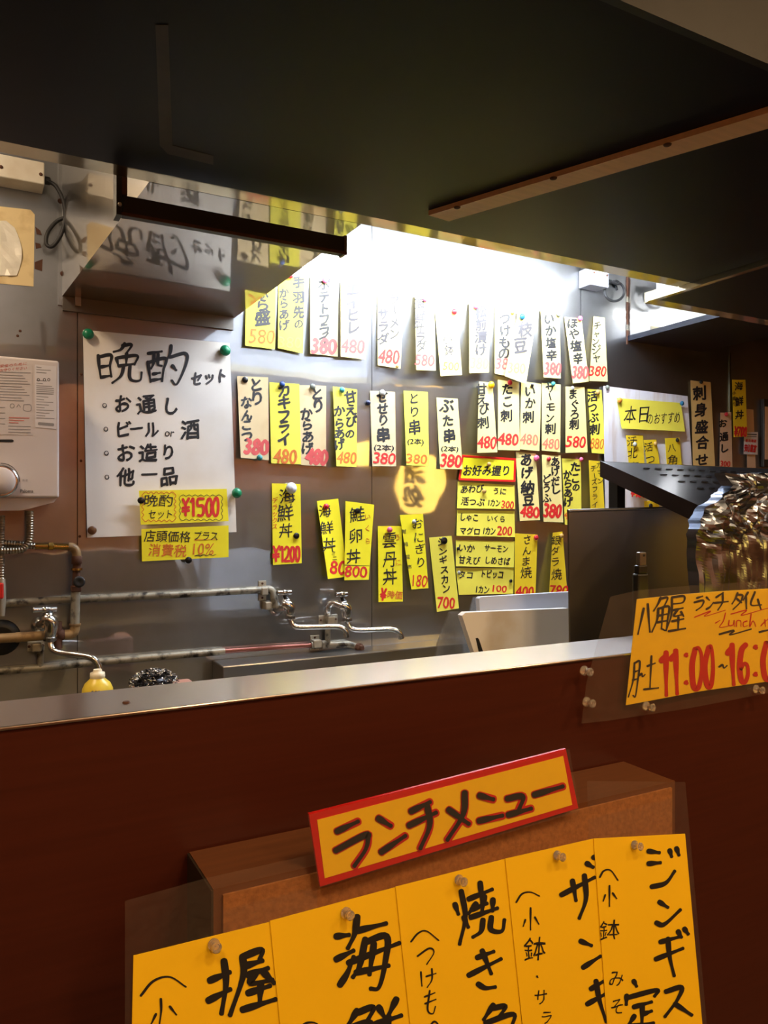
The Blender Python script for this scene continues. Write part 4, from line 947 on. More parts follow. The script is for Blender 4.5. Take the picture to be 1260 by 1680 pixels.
mb = MB(); mb.lathe(pt3(106, 1041), (-1, 0, 0), [(0, 0.0125), (0.004, 0.016), (0.018, 0.016), (0.02, 0.013)], 'rust', 16); mb.tube([pt3(94, 1020), pt3(94, 1064)], 0.0135, 'rust'); mb.build('union_tee', hp)
mb = MB(); mb.tube([pt3(100, 1041), pt3(40, 1045), pt3(-60, 1051)], 0.0135, 'beige_pipe'); mb.lathe(pt3(26, 1046), (1, 0, 0), [(0, 0.0142), (0.012, 0.0142)], 'beige_pipe', 16); mb.build('supply_pipe', hp)
mb = MB(); mb.lathe(W(2, 1046, V - 0.001), (0, -1, 0), [(0, 0.05), (0.004, 0.048), (0.008, 0.03)], 'black_plastic', 28)
tag(mb.build('wall_escutcheon'), 'dark round wall plate behind the beige pipe at the left edge', 'wall plate')
cp = thing('cold_water_pipe', W(215, 975, V - 0.016), 'long thin grey pipe running level under the white poster to the middle tap', 'pipe', 'water pipes on the steel wall')
MB().tube([W(-40, 993, V - 0.016), W(100, 984, V - 0.016), W(280, 976, V - 0.016), W(432, 967.5, V - 0.016)], 0.0115, 'dull_pipe').build('pipe_run', cp)
MB().tube(catmull([W(430, 967.5, V - 0.016), W(442, 967, V - 0.018), W(448, 972, V - 0.022), W(450, 984, V - 0.026), W(452, 996, V - 0.026)], 6), 0.0125, 'dull_pipe').build('elbow', cp)
dp = thing('drain_line_pipe', W(300, 1080, V - 0.016), 'long low grey pipe above the sink with a copper-red stretch', 'pipe', 'water pipes on the steel wall')
MB().tube([W(-40, 1104, V - 0.016), W(70, 1095, V - 0.016), W(170, 1085, V - 0.016), W(300, 1074, V - 0.016), W(368, 1068.5, V - 0.016)], 0.0115, 'dull_pipe').build('pipe_run', dp)
MB().tube([W(366, 1068.5, V - 0.016), W(440, 1063, V - 0.016), W(512, 1058.5, V - 0.016)], 0.008, 'copper').build('copper_run', dp)
mb = MB(); mb.tube([W(510, 1058.5, V - 0.016), W(572, 1057, V - 0.016)], 0.012, 'dull_pipe'); mb.lathe(W(527, 1058, V - 0.016), (1, 0, 0), [(0, 0.015), (0.02, 0.015)], 'dull_pipe', 14)
mb.tube(catmull([W(570, 1057, V - 0.016), W(578, 1059, V - 0.02), W(588, 1063, V - 0.04)], 5), 0.012, 'dull_pipe'); mb.build('end_fitting', dp)
MB().lathe(W(587, 1062, V - 0.04), (0.35, -0.93, -0.05), [(0, 0.016), (0.012, 0.016), (0.014, 0.011), (0.022, 0.011), (0.024, 0.007)], 'rust', 8, False).build('end_plug', dp)
MB().tube([W(66, 1060, V - 0.02), W(66, 1094, V - 0.018)], 0.009, 'dull_pipe').build('riser', dp)
MB().tube([W(538, 1015, V - 0.02), W(537.5, 1057, V - 0.018)], 0.0095, 'dull_pipe').build('riser', dp)
def bracket(x0, y0, x1, y1, label, horiz=False):
    a = W(x0, y0, V - 0.004); b = W(x1, y1, V - 0.004)
    t = thing('pipe_bracket', ((a.x + b.x) / 2, V, min(a.z, b.z)), label, 'bracket', 'galvanized pipe brackets')
    mb = MB(); mb.bbox((a.x, V - 0.004, b.z), (b.x, V - 0.0004, a.z), 'galvanized', 0.0015)
    mid = (a + b) / 2
    if horiz: mb.bbox((mid.x - 0.013, V - 0.034, b.z + 0.002), (mid.x + 0.013, V - 0.0035, a.z - 0.002), 'galvanized', 0.004)
    else: mb.bbox((a.x + 0.002, V - 0.032, mid.z - 0.013), (b.x - 0.002, V - 0.0035, mid.z + 0.013), 'galvanized', 0.004)
    pl_ = mb.build('plate', t)
    offs = ((-0.4, 0), (0.4, 0)) if horiz else ((0, 0.36), (0, -0.36))
    for ox, oz in offs:
        MB().lathe((mid.x + ox * (b.x - a.x), V - 0.004, mid.z + oz * (a.z - b.z)), (0, -1, 0), [(0, 0.004), (0.003, 0.003)], 'rust', 10).build('screw', pl_)
bracket(424, 953, 437, 985, 'tall bracket holding the level grey pipe beside the middle tap')
bracket(430, 986, 443, 999, 'small bracket below the tall one by the middle tap')
bracket(509, 1043, 524, 1066, 'bracket holding the low copper-red pipe')
bracket(523, 1010, 554, 1023, 'wide bracket on the riser behind the right tap', True)
bracket(45, 1053, 73, 1067, 'bracket on the riser below the left tap', True)

# ---- three taps
def tap(esc, inlet, body, nut, spout, handle, label, vb, vs, k=1.0):
    t = thing('water_tap', W(esc[0], esc[1], V), label, 'tap', 'chrome taps over the sink')
    MB().lathe(W(esc[0], esc[1], V - 0.0005), (0, -1, 0), [(0, esc[2]), (0.006, esc[2] * 0.95), (0.012, esc[2] * 0.55), (0.014, esc[2] * 0.5)], 'chrome', 28).build('escutcheon', t)
    mb = MB(); mb.tube(catmull([W(esc[0], esc[1], V - 0.012)] + [W(x, y, v) for x, y, v in inlet], 6), 0.0125 * k, 'chrome', 16); mb.build('inlet_neck', t)
    bx, by = body
    c = W(bx, by, vb); n_ = W(nut[0], nut[1], vb)
    h = c + Vector((0, 0, 0.012 * k)); hz_ = W(handle[0], handle[1], vb)
    mb = MB(); P = catmull([c + Vector((-0.012, 0.004, -0.004)), c + Vector((-0.002, 0, -0.003)), c.lerp(n_, 0.35) + Vector((0.006, 0, 0.003)), n_.lerp(c, 0.25) + Vector((0.002, 0, 0)), n_], 6)
    mb.tube(P, [0.0135 * k + 0.0055 * k * math.sin(math.pi * min(1, q / (len(P) - 1) * 1.05)) for q in range(len(P))], 'chrome', 20)
    mb.lathe(c + Vector((0, 0, -0.010 * k)), h - c, [(0, 0.0165 * k), (0.012 * k, 0.0155 * k), (0.017 * k, 0.0135 * k), (0.024 * k, 0.0135 * k), (0.025 * k, 0.009 * k)], 'chrome', 20)
    mb.build('valve_body', t)
    MB().lathe(n_ + Vector((0, 0, 0.004)), (0, 0, -1), [(0, 0.0145 * k), (0.002, 0.0175 * k), (0.011, 0.0175 * k), (0.014, 0.013 * k)], 'chrome', 8, False).build('spout_nut', t)
    P = catmull([n_ + Vector((0, 0, -0.008))] + [W(x, y, v) for x, y, v in spout], 8)
    sp_ = MB().tube(P, 0.0092 * k, 'chrome', 16).build('spout', t)
    MB().lathe(P[-1] - (P[-1] - P[-2]).normalized() * 0.012, (P[-1] - P[-2]), [(0, 0.0105 * k), (0.013, 0.0105 * k)], 'brass' if k == 1.001 else 'chrome', 16).build('spout_tip', sp_)
    MB().lathe(h, hz_ - h, [(-0.004, 0.0115 * k), (0.004, 0.0115 * k), (0.006, 0.0075 * k), ((hz_ - h).length, 0.0075 * k)], 'black_plastic', 16).build('stem', t)
    MB().lathe(hz_ + Vector((0, 0, -0.008)), (0, 0, 1), [(0, 0.009), (0.003, 0.012), (0.012, 0.012), (0.016, 0.008)], 'chrome', 16).build('handle_hub', t)
    hb = MB(); d = Vector((1, 0.25, -0.05)).normalized(); L = handle[2]
    hb.tube(catmull([hz_ - d * L, hz_ - d * L * 0.85, hz_ - d * L * 0.4, hz_, hz_ + d * L * 0.4, hz_ + d * L * 0.85, hz_ + d * L], 4), [0.004, 0.0075] + [0.0085] * 9 + [0.010] * 4 + [0.0085] * 8 + [0.0075, 0.004], 'chrome', 14)
    hb.build('handle', t)
    return t
tap((66, 1025, 0.026), [(70, 1024, V - 0.04), (78, 1022, V - 0.075)], (79, 1014), (82, 1047), [(83, 1059, V - 0.078), (88, 1067, V - 0.084), (100, 1071, V - 0.095), (122, 1074, V - 0.115), (143, 1077, V - 0.13), (153, 1081, V - 0.14), (159, 1088, V - 0.143), (162, 1097, V - 0.144)],
    (73, 1000, 0.033), 'chrome tap at the left below the beige pipe, spout over the yellow bottle', V - 0.075, 0)
tap((453, 999, 0.024), [(458, 998, V - 0.035), (469, 997, V - 0.06)], (470, 990), (476, 1011), [(478, 1020, V - 0.062), (483, 1027, V - 0.068), (494, 1029, V - 0.075), (520, 1028.5, V - 0.09), (552, 1028, V - 0.11), (562, 1031, V - 0.117), (567, 1036, V - 0.12), (568.5, 1045, V - 0.12)],
    (466, 972, 0.028), 'chrome middle tap, left of the pair under the yellow strips', V - 0.06, 0, 1.0)
tap((538, 1006, 0.012), [(538, 1000, V - 0.022), (540, 993, V - 0.026), (548, 989, V - 0.038), (560, 993, V - 0.06)], (564, 993), (569.5, 1015), [(571, 1024, V - 0.062), (576, 1031, V - 0.068), (587, 1033.5, V - 0.075), (612, 1033, V - 0.09), (638, 1032, V - 0.108), (650, 1034.5, V - 0.116), (656, 1039, V - 0.12), (658.5, 1047, V - 0.12)],
    (560, 975, 0.025), 'chrome right tap with a bent inlet, nearest the sushi cards', V - 0.06, 0, 0.98)

# ================================================================== ON THE SINK AND THE KITCHEN BENCH
bv = 1.87
c = W(160, 1120, bv); g = 1 / F * (bv / ray(160, 1120).y); zt = W(160, 1098, bv).z
sb = thing('soap_bottle', (c.x, bv, Z(SKZ)), 'yellow soap bottle with a cream cap standing on the sink bench under the left tap', 'bottle')
H = zt - Z(SKZ); r = 25 * g
MB().lathe((c.x, bv, Z(SKZ) + 0.0002), (0, 0, 1), [(0, r * 0.9), (0.006, r), (H - 0.062, r), (H - 0.045, r * 0.96), (H - 0.032, r * 0.8), (H - 0.024, r * 0.55), (H - 0.019, r * 0.42)], 'soap_yellow', 30).build('bottle_body', sb)
MB().lathe((c.x, bv, zt - 0.0195), (0, 0, 1), [(0, r * 0.46), (0.004, r * 0.48), (0.012, r * 0.46), (0.013, r * 0.3), (0.0195, r * 0.26)], 'cap_white', 24).build('bottle_cap', sb)
mb = MB()
for k in range(5):
    pxs = [(150 + k * 5.2, 1133.5), (153.5 + k * 5.2, 1133.2)]
    vs = []
    for (x, y) in pxs: vs.append(W(x, y, bv - math.sqrt(max(r * r - (W(x, y, bv).x - c.x) ** 2, 1e-6)) - 0.0006))
    vs += [v + Vector((0, 0, -0.004)) for v in reversed(vs)]
    mb.add(vs, [(0, 1, 2, 3)], 'print_gray')
mb.build('printed_band', sb)
tv = 1.95
a = W(222, 1128, tv); b = W(322, 1122, tv)
tb = MB(); tb.bbox((a.x, tv - 0.06, Z(SKZ) + 0.0002), (b.x, tv + 0.06, W(300, 1121, tv).z), 'tub_pink', 0.012, 3)
tag(tb.build('plastic_tub'), 'pinkish plastic tub on the sink bench under the black scourer', 'tub')
cz = W(300, 1121, tv).z
sc = MB(); cc = W(252, 1126, tv)
sc.lathe((cc.x, tv, cz + 0.0004), (0, 0, 1), [(0, 0.044), (0.008, 0.048), (0.02, 0.04), (0.028, 0.025), (0.031, 0.008)], 'scourer', 24)
for k in range(420):
    th = random.random() * 6.28; ph = random.random() * 1.5; 
    p = Vector((cc.x, tv, cz + 0.002)) + Vector((math.cos(th) * math.cos(ph) * 0.056, math.sin(th) * math.cos(ph) * 0.056, math.sin(ph) * 0.036))
    pts = [p + Vector((random.uniform(-1, 1), random.uniform(-1, 1), random.uniform(-0.2, 1))) * 0.006 for _ in range(4)]
    sc.tube(catmull(pts, 2), 0.0011, 'scourer' if k % 2 else 'chrome', 4, False)
tag(sc.build('metal_scourer'), 'black sparkly metal scourer heaped on the pinkish tub by the sink', 'scourer')

# cutting boards in an acrylic rack
BZ = Z(-0.46) + 0.0005
def board(q, v, th, m, label, slot=None, lean=0.0):
    """a board standing on the kitchen bench; q are the visible top corners and the left edge foot in pixels"""
    L = [W(x, y, v) for x, y in q]
    for p in L: p.y = v + lean * (p.z - BZ)
    mb = MB(); mb.prism(L, (0, th, 0), m)
    return mb
v1 = 1.22
L = [(758, 1010), (764, 1005), (931, 998), (937, 1002), (1010, 1002), (1010, 1175), (807, 1175)]
mb = MB()
P = [W(x, y, v1) for x, y in L]; zb = BZ
P[5].z = zb; P[6] = W(775, 1062, v1).lerp(W(775, 1062, v1), 1); k = (W(775, 1062, v1) - W(758, 1010, v1)); P[6] = W(758, 1010, v1) + k * ((zb - W(758, 1010, v1).z) / k.z)
mb.prism(P, (0, 0.015, 0), 'board_white')
slot = [W(x, y, v1 - 0.0006) for x, y in ((780.5, 1047), (784, 1046.5), (786, 1049), (797, 1082), (793, 1084), (788, 1081))]
mb.prism(slot, (0, 0.0004, 0), 'slot_dark')
tag(mb.build('cutting_board'), 'white cutting board with a slot handle, front one above the counter cap', 'cutting board', 'white cutting boards')
v2 = 1.27
L = [(786, 982), (789, 979.5), (936, 971), (1010, 970), (1010, 1175), (800, 1175)]
P = [W(x, y, v2) for x, y in L]; P[4].z = zb; P[5].z = zb
tag(MB().prism(P, (0, 0.012, 0), 'board_blue').build('cutting_board'), 'bluish-white cutting board standing behind the front board', 'cutting board', 'white cutting boards')
mb = MB()
P = [W(x, y, 1.31) for x, y in ((738, 1004), (762, 1004), (775, 1060), (790, 1175), (690, 1175), (719, 1055))]; P[3].z = zb; P[4].z = zb
mb.prism(P, (0, 0.006, 0), 'smoke_acrylic')
P = [W(x, y, 1.33) for x, y in ((777, 980), (800, 980), (800, 1175), (764, 1175), (771, 1003))]; P[2].z = zb; P[3].z = zb
mb.prism(P, (0, 0.004, 0), 'smoke_acrylic')
mb.box((W(700, 1100, 1.31).x, 1.30, zb), (W(800, 1100, 1.33).x, 1.34, zb + 0.006), 'smoke_acrylic')
tag(mb.build('board_rack'), 'smoky clear rack showing left of the cutting boards', 'rack')
# dark steel plate
pv2 = 1.08
a = W(933, 838, pv2); b = W(1200, 832, pv2)
dpn = MB(); P = [W(933, 838.5, pv2), W(1190, 831, pv2), W(1190, 1100, pv2), W(938, 1100, pv2)]; P[2].z = zb; P[3].z = zb
dpn.prism(P, (0, 0.004, 0), 'dark_steel'); dpn.tube([P[0] + Vector((0, 0.002, 0)), P[1] + Vector((0, 0.002, 0))], 0.0032, 'bench_steel', 8)
tag(dpn.build('splash_guard'), 'flat dark steel splash guard standing on the kitchen bench right of the cutting boards', 'splash guard')
# slotted shelf over the grill, sloping towards the guests
sv = 1.20
bl = W(986, 757, sv)
slope = 0.385; depth = 0.255; xr = 1.86
sh = thing('grill_shelf', (bl.x + 0.4, sv - 0.15, BZ), 'dark slotted steel shelf on black legs above the grill at the right', 'shelf')
U = Vector((0, -depth, -depth * slope)); nrm = Vector((0, -slope, 1)).normalized()
c0 = bl; c1 = Vector((xr, sv, bl.z))
mb = MB(); mb.prism([c0, c1, c1 + U, c0 + U], -nrm * 0.004, 'shelf_steel')
for j in range(4):
    for i in range(17):
        s = c0 + U * (0.14 + j * 0.15) + Vector((0.08 + i * 0.034 + 0.008 * j, 0, 0)) + nrm * 0.0004
        mb.add([s, s + Vector((0.019, 0, 0)), s + Vector((0.019, 0, 0)) + U * 0.012, s + U * 0.012], [(0, 1, 2, 3)], 'slot_dark')
        s2 = s + U * 0.012 + nrm * 0.0002
        mb.add([s2, s2 + Vector((0.019, 0, 0)), s2 + Vector((0.019, 0, 0)) + U * 0.006 + nrm * 0.002, s2 + U * 0.006 + nrm * 0.002], [(0, 1, 2, 3)], 'bench_steel')
mb.build('slotted_top', sh)
mb = MB(); mb.prism([c0 + Vector((-0.003, 0, 0.001)), c0 + U + Vector((-0.003, 0, 0.001)), c0 + U + Vector((-0.003, 0, -0.032)), c0 + Vector((-0.003, 0, -0.032))], (0.003, 0, 0), 'shelf_steel'); mb.build('side_flange', sh)
mb = MB(); mb.box((c0.x, sv - 0.001, c0.z - 0.03), (xr, sv + 0.002, c0.z), 'shelf_steel'); mb.build('rear_flange', sh)
for (x, y) in ((c0.x + 0.004, sv - 0.03), (xr - 0.03, sv - 0.03), (xr - 0.03, sv - depth + 0.03)):
    zz = c0.z - (sv - y) * slope - 0.005
    MB().box((x, y - 0.012, BZ), (x + 0.022, y + 0.012, zz), 'black_plastic').build('leg', sh)
# foil-wrapped block
fv = 0.885
def foil_left(y):
    if y < 800: return 1209 + (y - 778) * 0.05
    if y < 828: return 1209 - (y - 800) * 1.3
    if y < 868: return 1172 - (y - 828) * 0.5
    return 1152 - (y - 868) * 0.005
mb = MB(); nx, ny = 46, 56; vs = []; zbot = Z(-0.46)
def crumple(p):
    c_ = noise.noise(p * 22) * 0.012 + noise.noise(p * 55) * 0.007 + abs(noise.noise(p * 38 + Vector((3, 1, 7)))) * 0.016 + noise.cell(p * 60) * 0.002
    amp = min(1.0, max(0.0, (p.z - Z(-0.07)) / 0.06)); fold = abs(noise.noise(Vector((p.x * 45, 0, p.z * 9)))) * 0.014 + noise.noise(p * 30) * 0.003; return c_ * 1.25 * amp + fold * (1 - amp)
for j in range(ny + 1):
    y = 776 + (1010 - 776) * j / ny
    for i in range(nx + 1):
        xl = foil_left(y); x = xl + (1360 - xl) * (i / nx)
        top = 774 if x > 1207 else 774
        p = W(x, y, fv); edge = min(1, i / 6)
        p.y += -crumple(p) + 0.012 * (1 - edge) ** 2 + 0.01 * max(0, 1 - j / 4) ** 2
        p.z += noise.noise(p * 40 + Vector((9, 2, 5))) * 0.004; p.x += noise.noise(p * 40 + Vector((2, 8, 1))) * 0.003
        vs.append(p)
M = len(vs)
for j in range(ny + 1):
    for i in range(nx + 1):
        p = vs[j * (nx + 1) + i].copy(); p.y += 0.022 + noise.noise(p * 30) * 0.006; vs.append(p)
fs = []; w = nx + 1
for j in range(ny):
    for i in range(nx):
        a = j * w + i; fs.append((a, a + w, a + w + 1, a + 1)); fs.append((M + a, M + a + 1, M + a + w + 1, M + a + w))
for j in range(ny):
    a = j * w; fs.append((a, M + a, M + a + w, a + w)); a = j * w + nx; fs.append((a, a + w, M + a + w, M + a))
for i in range(nx):
    fs.append((i, i + 1, M + i + 1, M + i)); a = ny * w + i; fs.append((a, M + a, M + a + 1, a + 1))
mb.add(vs, fs, 'foil')
zz = min(v.z for v in vs)
mb.box((vs[ny * w].x + 0.004, fv + 0.004, zbot + 0.0005), (vs[ny * w + nx].x, 0.92, zz + 0.002), 'foil')
tag(mb.build('foil_wrapped_block'), 'grill end wrapped in crumpled aluminium foil at the right edge behind the lunch time sign', 'foil')
# black tool on the cap
tvv = 0.805
p = W(1051, 965, tvv); g = 1 / F * (tvv / ray(1051, 930).y)
tl = thing('black_tool', (p.x, tvv, Z(ZCAP)), 'slim black tool with a grey metal tip standing behind the lunch time sign', 'tool')
zt = W(1052, 927, tvv).z; zh = W(1052, 906, tvv).z
MB().bbox((p.x - 13 * g, tvv - 0.006, Z(ZCAP) + 0.0004), (p.x + 13 * g, tvv + 0.006, zt - 0.012), 'black_plastic', 0.003).build('handle', tl)
MB().bbox((p.x - 10 * g, tvv - 0.005, zt - 0.0122), (p.x + 11 * g, tvv + 0.005, zt), 'black_plastic', 0.002).build('collar', tl)
mb = MB(); mb.bbox((p.x - 6 * g, tvv - 0.004, zt - 0.0005), (p.x + 9 * g, tvv + 0.004, zh), 'tool_grey', 0.0015); mb.box((p.x + 1 * g, tvv - 0.0046, zh - 0.006), (p.x + 5 * g, tvv - 0.0041, zh - 0.003), 'slot_dark'); mb.build('metal_tip', tl)

# ================================================================== ON THE FRONT OF THE PARTITION
def push_pin(p, nrm, label, s=1.0, group='clear push pins'):
    t = thing('push_pin', p, label, 'push pin', group)
    n_ = Vector(nrm).normalized(); up = Vector((0, 0, 1))
    MB().lathe(p, n_, [(0.0004, 0.0052 * s), (0.0022 * s, 0.0054 * s), (0.0032 * s, 0.003 * s), (0.0075 * s, 0.0026 * s), (0.0098 * s, 0.0046 * s), (0.0112 * s, 0.0048 * s), (0.0122 * s, 0.0036 * s)], 'clear_pin', 20).build('pin_head', t)
    MB().tube([p - n_ * 0.0035, p + n_ * 0.003], 0.0006, 'chrome', 6).build('needle', t)
# ---- lunch time sign in a clear sleeve
SV = PV - 0.006
ls = thing('lunch_time_sign', W(1130, 1060, SV), 'yellow lunch time sign in a clear sleeve pinned to the partition at the right', 'sign')
def ffn(v):
    return lambda x, y, e=0.0: W(x, y, v - e)
sgn = [(1045, 983), (1110, 976), (1180, 970), (1400, 958), (1400, 1096), (1260, 1118), (1150, 1134), (1027, 1157), (1036, 1070)]
mb = MB(); mb.prism([W(x, y, SV) for x, y in sgn], (0, 0.0006, 0), 'lunch_yellow')
fn = ffn(SV - 0.0004)
def LS(pts, w, m): stroke(mb, [(940 + x / 3.9375, 940 + y / 3.9375) for x, y in pts], w / 3.9375, m, fn)
for p in ([(458, 228), (440, 310), (420, 396)], [(484, 200), (490, 290), (498, 382)],
          [(568, 158), (550, 200), (522, 245)], [(560, 168), (612, 160), (588, 218)], [(552, 228), (545, 300), (510, 382)], [(550, 232), (620, 218), (612, 300), (602, 368), (578, 362)], [(545, 278), (608, 265)], [(540, 320), (605, 308)], [(582, 225), (572, 362)],
          [(640, 158), (716, 150), (710, 190), (645, 200)], [(640, 158), (636, 270), (602, 372)], [(650, 240), (712, 226)], [(678, 236), (652, 278), (712, 268)], [(698, 250), (716, 280)], [(640, 312), (716, 296)], [(682, 285), (680, 360)], [(618, 376), (728, 358)]): LS(p, 15, 'ink')
for p in ([(800, 162), (838, 150)], [(784, 190), (842, 178), (832, 215), (796, 242)], [(862, 156), (882, 176)], [(862, 234), (885, 220), (908, 190)], [(925, 158), (972, 126)], [(912, 194), (1004, 184)], [(968, 134), (966, 190), (936, 240)],
          [(1064, 128), (1050, 165), (1028, 200)], [(1062, 140), (1096, 146), (1080, 190), (1034, 236)], [(1058, 165), (1090, 192)], [(1132, 124), (1100, 176)], [(1118, 150), (1122, 232)], [(1176, 122), (1150, 204), (1218, 206)], [(1194, 170), (1216, 238)]): LS(p, 13.5, 'ink')
for p in ([(785, 286), (890, 246), (850, 280), (985, 240)], [(1020, 266), (1122, 240), (1090, 274), (1250, 230), (1330, 222)],
          [(986, 258), (972, 310), (948, 350), (1002, 344)], [(920, 324), (950, 306)], [(1010, 305), (1008, 338), (1034, 334), (1042, 304), (1042, 346)], [(1056, 346), (1060, 310), (1084, 310), (1086, 346)], [(1126, 310), (1102, 320), (1104, 346), (1128, 340)], [(1152, 264), (1142, 346), (1160, 312), (1172, 318), (1182, 346)],
          [(1214, 342), (1240, 315), (1270, 290)], [(1240, 300), (1245, 345)], [(1290, 300), (1300, 340), (1330, 330)]): LS(p, 7, 'sign_red')
for p in ([(946, 396), (1040, 372), (1015, 400), (1152, 362)], [(1204, 382), (1290, 362)]): LS(p, 13, 'ink')
for p in ([(398, 580), (390, 690), (358, 802)], [(396, 584), (432, 574), (420, 690), (404, 796), (388, 790)], [(392, 640), (424, 630)], [(386, 692), (416, 684)], [(430, 662), (444, 650), (450, 670), (466, 656)], [(480, 602), (532, 582)], [(508, 536), (498, 745)], [(458, 752), (554, 742)]): LS(p, 13, 'ink')
for p in ([(570, 570), (605, 518)], [(602, 512), (602, 650), (604, 792)], [(632, 560), (664, 506)], [(664, 500), (668, 640), (674, 782)], [(730, 528), (736, 536)], [(730, 706), (738, 714)],
          [(790, 490), (770, 600), (780, 732), (812, 738), (832, 640), (830, 530), (812, 484), (790, 490)], [(878, 478), (852, 600), (866, 718), (890, 730), (905, 640), (902, 530), (892, 474), (878, 478)],
          [(998, 522), (1028, 466)], [(1028, 462), (1032, 600), (1040, 722)], [(1118, 462), (1090, 500), (1078, 600), (1088, 690), (1112, 704), (1130, 660), (1128, 600), (1108, 584), (1086, 620)], [(1178, 476), (1186, 486)], [(1178, 652), (1186, 660)],
          [(1250, 450), (1228, 560), (1240, 672), (1268, 680), (1290, 580), (1278, 460), (1250, 450)], [(1330, 440), (1308, 560), (1325, 668), (1360, 640), (1360, 470), (1330, 440)]): LS(p, 34, 'sign_red')
for p in ([(945, 606), (966, 594), (976, 614), (996, 598)],): LS(p, 13.5, 'ink')
mb.build('sign_paper', ls)
mb = MB(); slv = [(1001, 979), (1049, 968), (1130, 961), (1400, 944), (1400, 1112), (1260, 1137), (1130, 1162), (1000, 1182), (954, 1187), (962, 1120), (978, 1062)]
mb.prism([W(x, y, SV - 0.002) for x, y in slv], (0, -0.0003, 0), 'sleeve_film')
mb.build('clear_sleeve', ls)
for (x, y), lab in (((957, 1100), 'clear push pin at the upper left of the lunch time sleeve'), ((961, 1151), 'clear push pin at the lower left corner of the lunch time sleeve'), ((1059, 1158), 'clear push pin at the bottom edge of the lunch time sleeve under its yellow corner'),
                    ((1239, 1130), 'clear push pin at the bottom edge of the lunch time sleeve near the frame edge')):
    push_pin(W(x, y, SV - 0.0024), (0, -1, 0), lab, 1.15)

# ---- cork block with the lunch menu
BV = 0.665
zt = Z(-0.330)
bu0, bu1 = 0.188, 0.765
cb = thing('cork_board', ((bu0 + bu1) / 2, PV, 0.75), 'cork-faced wooden block on the partition carrying the yellow lunch papers', 'board')
mb = MB(); mb.box((bu0, BV, 0.742), (bu1, PV - 0.0005, zt), 'cork_frame')
mb.box((bu0 - 0.002, BV, 0.742), (bu0 - 0.0001, PV - 0.0006, zt - 0.001), 'frame_side'); mb.build('frame', cb)
MB().box((bu0 + 0.008, BV - 0.003, 0.745), (bu1 - 0.008, BV - 0.0002, zt - 0.006), 'cork').build('cork_face', cb)
TN = Vector((0, -1, 0.163)).normalized() * 1.0      # papers swing out at the foot
def lp(x, y, e=0.0): return None
lpf0 = plane_fn((0, BV - 0.006, Z(-0.365)), (0, -1, 0.163))
# clear sheet behind the papers
fq = lambda x, y: lpf0(x, y, -0.0005)
for lab, q in zip(('clear plastic film showing left of the yellow lunch papers', 'clear plastic film showing above and right of the rightmost yellow lunch paper'), ([(205, 1478), (340, 1440), (520, 1400), (520, 1720), (205, 1720)], [(963, 1281), (1124, 1283), (1163, 1720), (975, 1720)])):
    tag(MB().prism([fq(x, y) for x, y in q], (0, -0.0003, 0), 'clear_film').build('clear_sheet'), lab, 'plastic film')
C4 = lambda pts: [(200 + x / 2.423, 1230 + y / 2.423) for x, y in pts]
C5 = lambda pts: [(640 + x / 2.333, 1230 + y / 2.333) for x, y in pts]
def lunch(quad, k, label, strokes, chars, pin, plab):
    fn = lambda x, y, e=0.0: lpf0(x, y, 0.0015 + k * 0.0012 + e)
    mb = MB(); L = [fn(x, y) for x, y in quad]
    mb.prism(L, (0, 0.0006, 0), 'lunch_yellow')
    g = lambda x, y, e=0.0: fn(x, y, e + 0.0004)
    for pts, w, m in strokes: stroke(mb, pts, w, m, g)
    for ch, x, y, s in chars: put_char(mb, ch, x, y, s, s * 1.05, 'ink', g, 0.0)
    tag(mb.build('lunch_paper'), label, 'menu paper', 'yellow lunch papers on the cork block')
    if pin: push_pin(fn(pin[0], pin[1], 0.0008), (0, -1, 0.163), plab, 0.95, 'clear push pins')
def S4(ps, w, m='ink'): return [(C4(p), w / 2.423, m) for p in ps]
def S5(ps, w, m='ink'): return [(C5(p), w / 2.333, m) for p in ps]
lunch([(219, 1568), (446, 1512), (462, 1720), (467, 1840), (213, 1840)], 0, 'leftmost yellow lunch paper with one large black character',
      S4([[(348, 918), (430, 884)], [(406, 838), (414, 930), (396, 1050)], [(342, 998), (432, 952)], [(482, 822), (556, 796), (548, 834)], [(482, 862), (560, 838)], [(480, 820), (482, 900), (430, 1056)],
          [(500, 896), (582, 868)], [(534, 884), (512, 928), (600, 915)], [(560, 880), (606, 928)], [(500, 968), (590, 938)], [(552, 930), (548, 1010)], [(478, 1034), (612, 992)]], 28)
      + S4([[(75, 978), (125, 920), (190, 903), (255, 943)], [(155, 990), (156, 1040), (148, 1100)], [(190, 1020), (217, 1054)], [(136, 1050), (116, 1092)]], 10),
      [], (350, 1549), 'clear push pin at the top of the leftmost lunch paper')
lunch([(443, 1511), (652, 1455), (678, 1720), (690, 1840), (475, 1840)], 1, 'second yellow lunch paper from the left with large brushed seafood characters',
      S4([[(850, 742), (904, 736)], [(850, 834), (922, 798)], [(866, 936), (896, 888), (922, 822)], [(936, 662), (926, 730), (898, 790)], [(925, 722), (1052, 690)], [(968, 752), (945, 860), (918, 905)], [(962, 768), (1052, 742), (1046, 850), (1022, 944), (988, 950)],
          [(1002, 770), (984, 895)], [(900, 848), (1104, 768)], [(930, 886), (1062, 858)],
          [(936, 1036), (900, 1095)], [(930, 1048), (1000, 1024), (975, 1080)], [(1020, 1022), (1046, 1066)], [(1092, 990), (1060, 1056)], [(1005, 1092), (1112, 1056)], [(1060, 1060), (1050, 1180)], [(920, 1100), (990, 1085), (980, 1150)], [(905, 1110), (915, 1160)]], 26)
      + S4([[(712, 1100), (735, 1086), (765, 1085), (788, 1098)]], 9), [], (567, 1497), 'clear push pin at the top of the second lunch paper')
